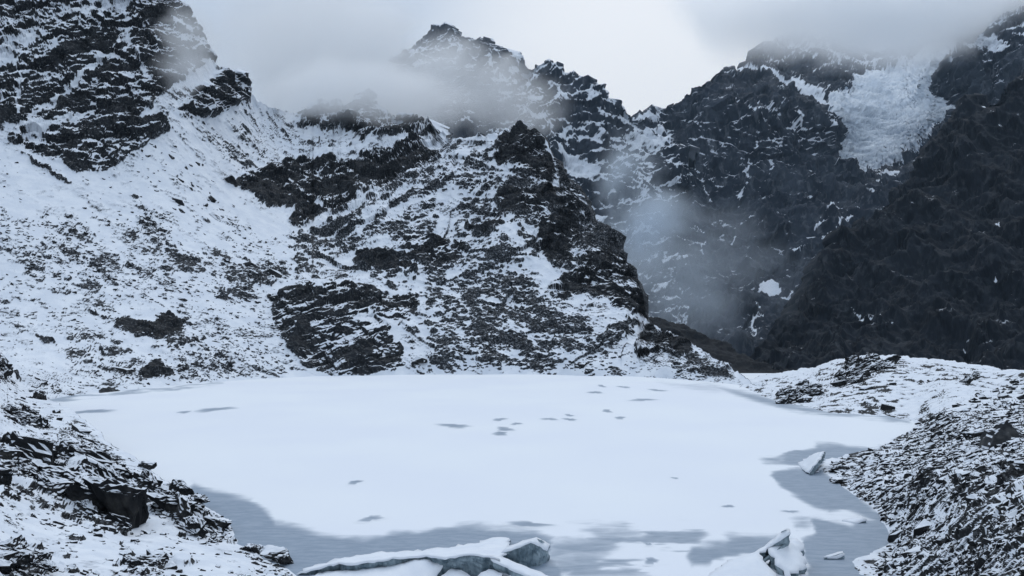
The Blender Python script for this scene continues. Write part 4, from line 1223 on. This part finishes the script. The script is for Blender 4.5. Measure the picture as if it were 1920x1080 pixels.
def outcrop(label, sheet, poly, n, sizes, dip, ang, seed, extra=(), up=0.1):
    """a group of jointed blocks of the same bedrock breaking out of the slope"""
    r = random.Random(seed)
    P, N1, px, py = sheet[:4]
    q = np.array(poly, float)
    spots = list(extra)
    while len(spots) < n + len(extra):
        a, b = r.uniform(q[:, 0].min(), q[:, 0].max()), r.uniform(q[:, 1].min(), q[:, 1].max())
        if polydist(np.array([a]), np.array([b]), poly)[0] > 2:
            spots.append((a, b, r.uniform(*sizes), 1.0))
    root = None
    for a, b, size, tall in spots:
        i = np.argmin((px[:-24] - a) ** 2 + (py[:-24] - b) ** 2)
        p = Vector(P.reshape(-1, 3)[i])
        s = size * p.y / F
        if root is None:
            root = bpy.data.objects.new("rock_outcrop", None)
            root.location = p
            col.objects.link(root)
            tag(root, label, "rock outcrop")
        o = bpy.data.objects.new("block", r.choice(BLOCKS))
        col.objects.link(o)
        bed = Vector(dip) + Vector((r.gauss(0, 0.12), r.gauss(0, 0.12), 0))
        Rm = frame(bed, ang + r.gauss(0, 0.3), 1.0)
        M = Matrix.Translation(p + Vector((0, 0, s * up * tall))) @ Rm.to_4x4() @ Matrix.Diagonal((s * r.uniform(1.0, 1.7), s * r.uniform(0.8, 1.2), s * tall * r.uniform(0.7, 1.1), 1))
        o.parent = root
        o.matrix_local = Matrix.Translation(-root.location) @ M
    return root


outcrop("big jagged black outcrop with a bare vertical end face on the rocky bank", LEFT, b_big, 40, (30, 66), (0.30, -0.25, 0.9), -0.3, 801, [(205, 968, 92, 1.5), (170, 955, 70, 1.4), (228, 945, 60, 1.3), (110, 900, 80, 1.1), (185, 900, 70, 1.2), (50, 878, 80, 1.0)])
outcrop("second black outcrop, square-faced, beside the water", LEFT, b_two, 18, (26, 52), (0.25, -0.2, 0.95), -0.4, 802, [(345, 975, 80, 1.35), (318, 962, 60, 1.2), (270, 920, 56, 1.2)])
outcrop("small black rocks at the very tip of the rocky bank", LEFT, b_end, 4, (26, 40), (0.2, -0.2, 0.95), -0.4, 803)
outcrop("dark broken ledge high on the rocky bank", LEFT, b_top, 14, (16, 34), (0.3, -0.3, 0.9), -0.5, 804)
outcrop("dark wedge of rock at the top of the rocky bank", LEFT, [(-40, 650), (-5, 655), (14, 676), (28, 705), (0, 712), (-40, 712)], 7, (26, 46), (0.4, -0.2, 0.8), -0.8, 805)
outcrop("black broken rock in the bottom corner of the rocky bank", LEFT, b_low, 16, (28, 56), (0.25, -0.25, 0.9), -0.3, 806)
outcrop("dark broken ledge low in the snow below the black outcrops", LEFT, [(230, 1050), (300, 1045), (310, 1060), (240, 1066)], 5, (22, 40), (0.25, -0.25, 0.9), -0.2, 810)
outcrop("long dark rock rib along the crest of the stony bank", RIGHT, c_crest, 20, (16, 34), (-0.35, -0.25, 0.9), 0.25, 807, [(1600, 700, 44, 1.1), (1640, 692, 40, 1.0), (1670, 682, 34, 1.0)])
outcrop("black broken rocks at the water's edge near the outlet", RIGHT, c_shore, 18, (12, 28), (-0.3, -0.25, 0.9), 0.3, 808, [(1520, 742, 36, 1.0), (1490, 748, 30, 1.0)])
outcrop("small black knob on the snow behind the crest", RIGHT, c_knob, 4, (16, 28), (-0.3, -0.2, 0.9), 0.2, 809)


boulder("boulder", "large tent-shaped dark boulder standing on the stony bank", "boulder", 1876, 832, 0.30, 58, 1.0, 0.1, 917, 0.1, stretch=(1.15, 0.9, 1.0), mat=M_pale,
        pts=[(-0.62, -0.42, -0.42), (0.55, -0.45, -0.42), (0.66, 0.4, -0.42), (-0.5, 0.42, -0.42), (0.10, -0.16, 0.46), (0.22, 0.25, 0.40), (-0.36, -0.34, 0.06), (0.52, -0.2, 0.0), (-0.3, 0.3, 0.1)])
boulder("boulder", "low dark boulder just beside the tent-shaped one", "boulder", 1822, 814, 0.1, 40, 0.7, 0.3, 902)
boulder("boulder", "black overhanging boulder with a shadowed hollow under it", "boulder", 1730, 898, 0.12, 52, 0.75, -0.3, 903, stretch=(1.1, 1, 1.1))
boulder("boulder", "black boulder at the tip of the stony point beside the leaning ice", "boulder", 1572, 884, 0.1, 34, 0.6, 0.2, 904)
boulder("boulder", "flat black slab rock at the waterline under the stony point", "boulder", 1580, 902, 0.05, 40, 0.4, 0.25, 905, stretch=(1.5, 0.8, 0.8))
boulder("boulder", "squat dark boulder on the snow just behind the outlet", "boulder", 1580, 724, 0.1, 34, 0.6, 0.1, 906, stretch=(1.4, 0.8, 0.8))
boulder("boulder", "lone dark rock standing at the lake end of the rocky bank's crest", "boulder", 72, 748, 0.15, 26, 1.0, 0.2, 907, sheet=LEFT, stretch=(1, 1, 1.3))
boulder("boulder", "pointed black rock on the skyline of the rocky bank above the water", "boulder", 276, 878, 0.12, 30, 0.8, -0.5, 908, sheet=LEFT)
boulder("boulder", "rough snow-capped rock at the bank's outermost tip", "boulder", 408, 990, 0.1, 46, 0.8, -0.4, 909, sheet=LEFT)

# ------------------------------------------------------------------ broken ice
def ice_slab(label, outline, thick, seed, jag=0.05, name="ice_slab", cat="ice slab", dome=0.0, lean=(0, 0)):
    """a broken plate of lake ice under snow: outline as (column, row, height over the lake), its ice `thick` metres deep"""
    r = random.Random(seed)
    pts = []
    for a, b, z in outline:
        p = on_level(a, b, z)
        pts.append(p)
    dense = []
    for p, q in zip(pts, pts[1:] + pts[:1]):
        n = max(2, int((q - p).length / 0.22))
        for i in range(n):
            t = i / n
            d = p.lerp(q, t)
            side = Vector((-(q - p).y, (q - p).x, 0)).normalized()
            j = 0.0 if i == 0 else r.gauss(0, jag * 1.3)
            dense.append(d + side * j + Vector((0, 0, r.gauss(0, jag * 0.3))))
    c = sum((p for p in pts), Vector()) / len(pts)
    # make sure the outline runs counter-clockwise seen from above
    area = sum(p.x * q.y - q.x * p.y for p, q in zip(dense, dense[1:] + dense[:1]))
    if area < 0:
        dense.reverse()
    arr = np.array([p[:] for p in dense])
    n = len(dense)
    xs = np.arange(arr[:, 0].min(), arr[:, 0].max(), 0.32)
    ys = np.arange(arr[:, 1].min(), arr[:, 1].max(), 0.32)
    inner = []
    for x in xs:
        for y in ys:
            X, Y = x + r.uniform(-.1, .1), y + r.uniform(-.1, .1)
            if polydist(np.array([X]), np.array([Y]), arr[:, :2])[0] > 0.16:
                w = 1 / (np.hypot(arr[:, 0] - X, arr[:, 1] - Y) ** 2.5 + 1e-4)
                dd = polydist(np.array([X]), np.array([Y]), arr[:, :2])[0]
                z = (w * arr[:, 2]).sum() / w.sum() + dome * min(1, dd / 0.8) + (0.09 * float(perlin(X * 1.1, Y * 1.1, seed)) + 0.05 * float(perlin(X * 2.7, Y * 2.7, seed))) * min(1, dd)
                inner.append((X, Y, z))
    allp = np.concatenate([arr, np.array(inner)]) if inner else arr
    res = delaunay_2d_cdt([Vector(p[:2]) for p in allp], [(i, (i + 1) % n) for i in range(n)], [], 1, 1e-5)
    co2, _, faces, ov = res[0], res[1], res[2], res[3]
    z3 = []
    for v, o in zip(co2, ov):
        z3.append(allp[o[0]][2] if o else arr[np.argmin(np.hypot(arr[:, 0] - v.x, arr[:, 1] - v.y))][2])
    top = np.array([(v.x, v.y, z) for v, z in zip(co2, z3)])
    base = Vector((c.x, c.y, 0))
    root = bpy.data.objects.new(name, None)
    root.location = base
    root.empty_display_size = 0.3
    col.objects.link(root)
    tag(root, label, cat, "broken ice slabs at the lake's near end")
    # snow: the top surface, with a soft lip a few centimetres down the side
    lip = arr.copy()
    lip[:, 2] -= 0.07
    nt = len(top)
    V = np.concatenate([top + np.array([0, 0, 0.015]), lip])
    order = [int(np.argmin(((top[:, :2] - a[:2]) ** 2).sum(1))) for a in arr]
    T = [tuple(f) for f in faces if len(f) == 3]
    for i in range(n):
        a, b = order[i], order[(i + 1) % n]
        if a != b:
            T += [(a, nt + i, nt + (i + 1) % n), (a, nt + (i + 1) % n, b)]
    me = mesh_np("snow_cover", V - np.array(base[:]), np.array(T))
    link("snow_cover", me, M_snow, root)
    # ice: the broken sides
    rings = 8
    V, T = [], []
    out2 = np.stack([np.roll(arr[:, 1], -1) - np.roll(arr[:, 1], 1), -(np.roll(arr[:, 0], -1) - np.roll(arr[:, 0], 1))], -1)
    out2 /= np.linalg.norm(out2, axis=1, keepdims=True) + 1e-9
    for k in range(rings + 1):
        f = k / rings
        low = np.maximum(arr[:, 2] - thick, -0.12)
        z = (arr[:, 2] - 0.05) * (1 - f) + low * f
        j = 0.15 * perlin(arr[:, 0] * 1.9, arr[:, 1] * 1.9, z * 2.5 + seed) + 0.06 * perlin(arr[:, 0] * 6, arr[:, 1] * 6, z * 5 + seed) - 0.04 - 0.05 * f
        xy = arr[:, :2] + out2 * j[:, None] + np.array(lean)[None] * f
        V.append(np.column_stack([xy, z]))
    V = np.concatenate(V)
    for k in range(rings):
        for i in range(n):
            a, b = k * n + i, k * n + (i + 1) % n
            T += [(a, a + n, b + n), (a, b + n, b)]
    cb = len(V)
    V = np.concatenate([V, [V[-n:].mean(0)]])
    T += [(rings * n + (i + 1) % n, rings * n + i, cb) for i in range(n)]
    me = mesh_np("ice_body", V - np.array(base[:]), np.array(T))
    me.polygons.foreach_set("use_smooth", np.zeros(len(me.polygons), bool))
    link("ice_body", me, M_ice, root)
    return root


ice_slab("long arched ice sheet with a dark crack along its front, at the near edge of the lake",
         [(556, 1075, 0.1), (600, 1064, 0.4), (642, 1055, 0.65), (660, 1058, 0.62), (690, 1053, 0.75), (747, 1046, 0.9), (800, 1042, 0.95), (835, 1047, 0.95), (880, 1039, 1.1), (915, 1042, 1.05), (938, 1050, 0.85),
          (955, 1030, 0.5), (955, 1008, 0.12), (924, 1008, 0.15), (891, 1019, 0.12), (800, 1031, 0.12), (708, 1036, 0.12), (638, 1047, 0.1), (590, 1060, 0.1)], 1.25, 11, 0.06, lean=(0, 0.25))
ice_slab("upturned ice block showing a blue-grey broken face, behind the arched sheet",
         [(937, 1037, 0.62), (965, 1029, 0.95), (985, 1019, 1.25), (996, 1016, 1.32), (1012, 1024, 1.05), (1026, 1031, 0.7), (1031, 1021, 0.8), (1006, 1008, 1.4), (980, 1014, 1.25), (950, 1026, 0.85)], 1.4, 12, 0.05, lean=(0, 0.12))
ice_slab("narrow snow-covered ice strip lying diagonally in front of the upturned block",
         [(917, 1041, 0.95), (945, 1046, 0.8), (985, 1062, 0.5), (1024, 1078, 0.18), (1060, 1092, 0.05), (1030, 1094, 0.05), (985, 1078, 0.4), (950, 1062, 0.62), (925, 1052, 0.85)], 0.4, 13, 0.04)
ice_slab("broad flat white ice slab below the dark crack",
         [(570, 1084, 0.02), (606, 1072, 0.15), (660, 1070, 0.3), (700, 1064, 0.38), (747, 1057, 0.55), (778, 1049, 0.78), (804, 1050, 0.75), (834, 1056, 0.62), (826, 1068, 0.42), (814, 1086, 0.15), (800, 1110, 0.0), (650, 1110, 0.0)], 0.5, 14, 0.06)
ice_slab("small pointed ice piece under the blue-green ice face", [(822, 1084, 0.22), (846, 1066, 0.42), (866, 1070, 0.36), (884, 1082, 0.18), (872, 1098, 0.0), (830, 1098, 0.0)], 0.4, 15, 0.05)
ice_slab("second small ice piece beneath the end of the arched sheet", [(893, 1086, 0.2), (902, 1074, 0.4), (916, 1067, 0.46), (942, 1076, 0.32), (938, 1094, 0.05), (900, 1100, 0.0)], 0.4, 16, 0.05)
ice_slab("third small ice piece at the foot of the diagonal strip", [(948, 1086, 0.15), (962, 1073, 0.3), (985, 1084, 0.15), (978, 1096, 0.02)], 0.3, 17, 0.05)
ice_slab("tall curved ice plate rising to a point by the grey ice", [(1318, 1092, 0.02), (1335, 1072, 0.12), (1377, 1047, 0.3), (1415, 1036, 0.62), (1440, 1018, 1.05), (1460, 1002, 1.5), (1475, 990, 1.95), (1482, 998, 1.8), (1468, 1008, 1.5),
          (1445, 1024, 1.0), (1424, 1040, 0.72), (1436, 1056, 0.5), (1452, 1072, 0.25), (1456, 1095, 0.03)], 0.75, 18, 0.05, lean=(0.1, 0.25))
ice_slab("white ragged ice block leaning against the tall curved plate", [(1446, 1022, 1.0), (1462, 1016, 1.12), (1493, 1010, 1.15), (1508, 1026, 0.92), (1502, 1042, 0.72), (1513, 1053, 0.5), (1498, 1067, 0.35), (1476, 1082, 0.12), (1460, 1062, 0.45), (1445, 1040, 0.75)],
         0.8, 19, 0.09)
ice_slab("leaning ice sheet standing like a tent beside the stony point", [(1496, 868, 0.06), (1518, 855, 0.6), (1534, 849, 1.1), (1546, 846, 1.55), (1536, 862, 1.1), (1526, 874, 0.7), (1517, 887, 0.2), (1506, 880, 0.1)], 0.45, 20, 0.06, lean=(0.3, 0.3))
ice_slab("low snowy ice apron behind the leaning sheet", [(1548, 862, 0.1), (1560, 858, 0.25), (1580, 862, 0.2), (1572, 872, 0.15), (1545, 876, 0.1), (1530, 884, 0.1)], 0.3, 23, 0.06)
ice_slab("small dark-edged floe lying off the foot of the stony bank", [(1543, 1045, 0.12), (1562, 1038, 0.26), (1580, 1034, 0.36), (1584, 1038, 0.28), (1570, 1045, 0.12)], 0.3, 21, 0.03, "ice_floe", "ice floe")
ice_slab("small snowy floe in the grey ice of the inlet", [(1578, 976, 0.06), (1600, 971, 0.16), (1614, 967, 0.34), (1626, 974, 0.22), (1604, 981, 0.05)], 0.25, 22, 0.03, "ice_floe", "ice floe")
boulder("boulder", "snow-plastered rock in the water off the bank's low tip", "boulder", 516, 1046, 0.35, 46, 0.75, 0.2, 911, sheet=LEFT)
boulder("boulder", "outermost snowy rock of the small cluster off the low tip", "boulder", 536, 1056, 0.4, 36, 0.75, 0.9, 912, sheet=LEFT)
boulder("boulder", "low snowy rock joining the bank's tip to the cluster", "boulder", 482, 1038, 0.15, 40, 0.6, 0.2, 913, sheet=LEFT)


# ------------------------------------------------------------------ air: haze, drifting cloud
def air(name, label, co, f, dens, cat="haze", color=(0.80, 0.88, 1.0), aniso=0.2):
    me = mesh_np(name, co, f)
    m = bpy.data.materials.new(name)
    m.use_nodes = True
    nt = m.node_tree
    nt.nodes.clear()
    out = nt.nodes.new("ShaderNodeOutputMaterial")
    pv = N(nt, "ShaderNodeVolumePrincipled", Density=dens, Anisotropy=aniso)
    pv.inputs["Color"].default_value = (*color, 1)
    nt.links.new(pv.outputs[0], out.inputs["Volume"])
    o = link(name, me, m)
    return tag(o, label, cat, None, "stuff"), nt, pv


bx = np.array([(x, y, z) for x in (-3990, 3990) for y in (-3990, 3990) for z in (-171, 1150)], float)
bf = np.array([(0, 1, 3, 2), (4, 6, 7, 5), (0, 4, 5, 1), (2, 3, 7, 6), (0, 2, 6, 4), (1, 5, 7, 3)])
air("haze", "thin cold haze filling the whole valley", bx, bf, 3.0e-5, color=(0.60, 0.80, 1.0))


def cloud(label, a, b, Y, ra, rb, rd, tau, scale, hole, seed, stretch=(0.7, 1, 1.15), g=0.75, tint=(0.985, 0.993, 1.0)):
    """a bank of drifting cloud: tau is how thick it looks through its middle, hole how far the gaps eat in"""
    bm = bmesh.new()
    bmesh.ops.create_icosphere(bm, subdivisions=3, radius=1.03)
    co = np.array([v.co[:] for v in bm.verts])
    f = np.array([[v.index for v in p.verts] for p in bm.faces])
    bm.free()
    R = np.array([ra * Y / F, rd, rb * Y / F])
    o, nt, pv = air("cloud", label, co * R, f, 0.0, "cloud", tint, g)
    o["group"] = "clouds on the mountains"
    o.location = Vector(((a - 960) / F * Y, Y, H - (b - HOR) / F * Y))
    L = nt.links
    tc = N(nt, "ShaderNodeTexCoord")
    mp = N(nt, "ShaderNodeMapping")
    mp.inputs["Scale"].default_value = tuple(1 / v for v in R)
    L.new(tc.outputs["Object"], mp.inputs[0])
    ln = N(nt, "ShaderNodeVectorMath", operation='LENGTH')
    L.new(mp.outputs[0], ln.inputs[0])
    fall = N(nt, "ShaderNodeMapRange", interpolation_type='SMOOTHSTEP')
    fall.inputs[1].default_value, fall.inputs[2].default_value = 1.0, 0.1
    L.new(ln.outputs["Value"], fall.inputs[0])
    m2 = N(nt, "ShaderNodeMapping", Location=(seed * 7.3 * R[0], seed * 3.1, seed * R[2]), Scale=stretch)
    L.new(tc.outputs["Object"], m2.inputs[0])
    n = N(nt, "ShaderNodeTexNoise", Scale=1 / (scale * Y / F), Detail=6.0, Roughness=0.58, Distortion=0.5)
    L.new(m2.outputs[0], n.inputs["Vector"])
    # solid where the bank is deep, torn into wisps towards its rim
    v = math_node(nt, 'ADD', n.outputs["Fac"], math_node(nt, 'MULTIPLY', math_node(nt, 'SUBTRACT', fall.outputs[0], 0.6), 0.42))
    d = math_node(nt, 'MULTIPLY', math_node(nt, 'MULTIPLY', smooth_range(nt, v, hole, hole + 0.30), math_node(nt, 'POWER', fall.outputs[0], 0.7)), tau / rd)
    L.new(d, pv.inputs["Density"])
    return o


cloud("thin pale cloud bank behind the ridge between the crag and the pinnacles", 540, 60, 520, 330, 230, 60, 1.2, 170, 0.26, 1)
cloud("thin veil of cloud on the edge of the big crag", 350, 90, 280, 120, 130, 14, 1.5, 90, 0.40, 2, g=0.5)
cloud("low mist drifting over the ridge crest and pinnacles", 660, 172, 395, 340, 115, 24, 2.5, 120, 0.38, 3, g=0.6)
cloud("drifting cloud wrapped round the central peak", 840, 185, 1250, 360, 210, 120, 3.2, 120, 0.43, 4, g=0.6)
cloud("grey cloud swallowing the shoulder of the central peak", 630, 140, 1350, 280, 250, 130, 5.0, 170, 0.24, 5)
cloud("bluish mist rising in the valley behind the spur's steep edge", 1180, 400, 640, 230, 290, 60, 2.6, 150, 0.46, 6, (1, 1, 0.8), 0.3, (0.84, 0.92, 1.0))
cloud("faint mist lying low in the valley", 1290, 520, 720, 330, 220, 70, 0.9, 140, 0.40, 8, g=0.3, tint=(0.84, 0.92, 1.0))
cloud("heavy cloud cap hiding the summits above the glacier", 1660, 5, 1700, 600, 150, 220, 6.0, 170, 0.28, 9, g=0.8)
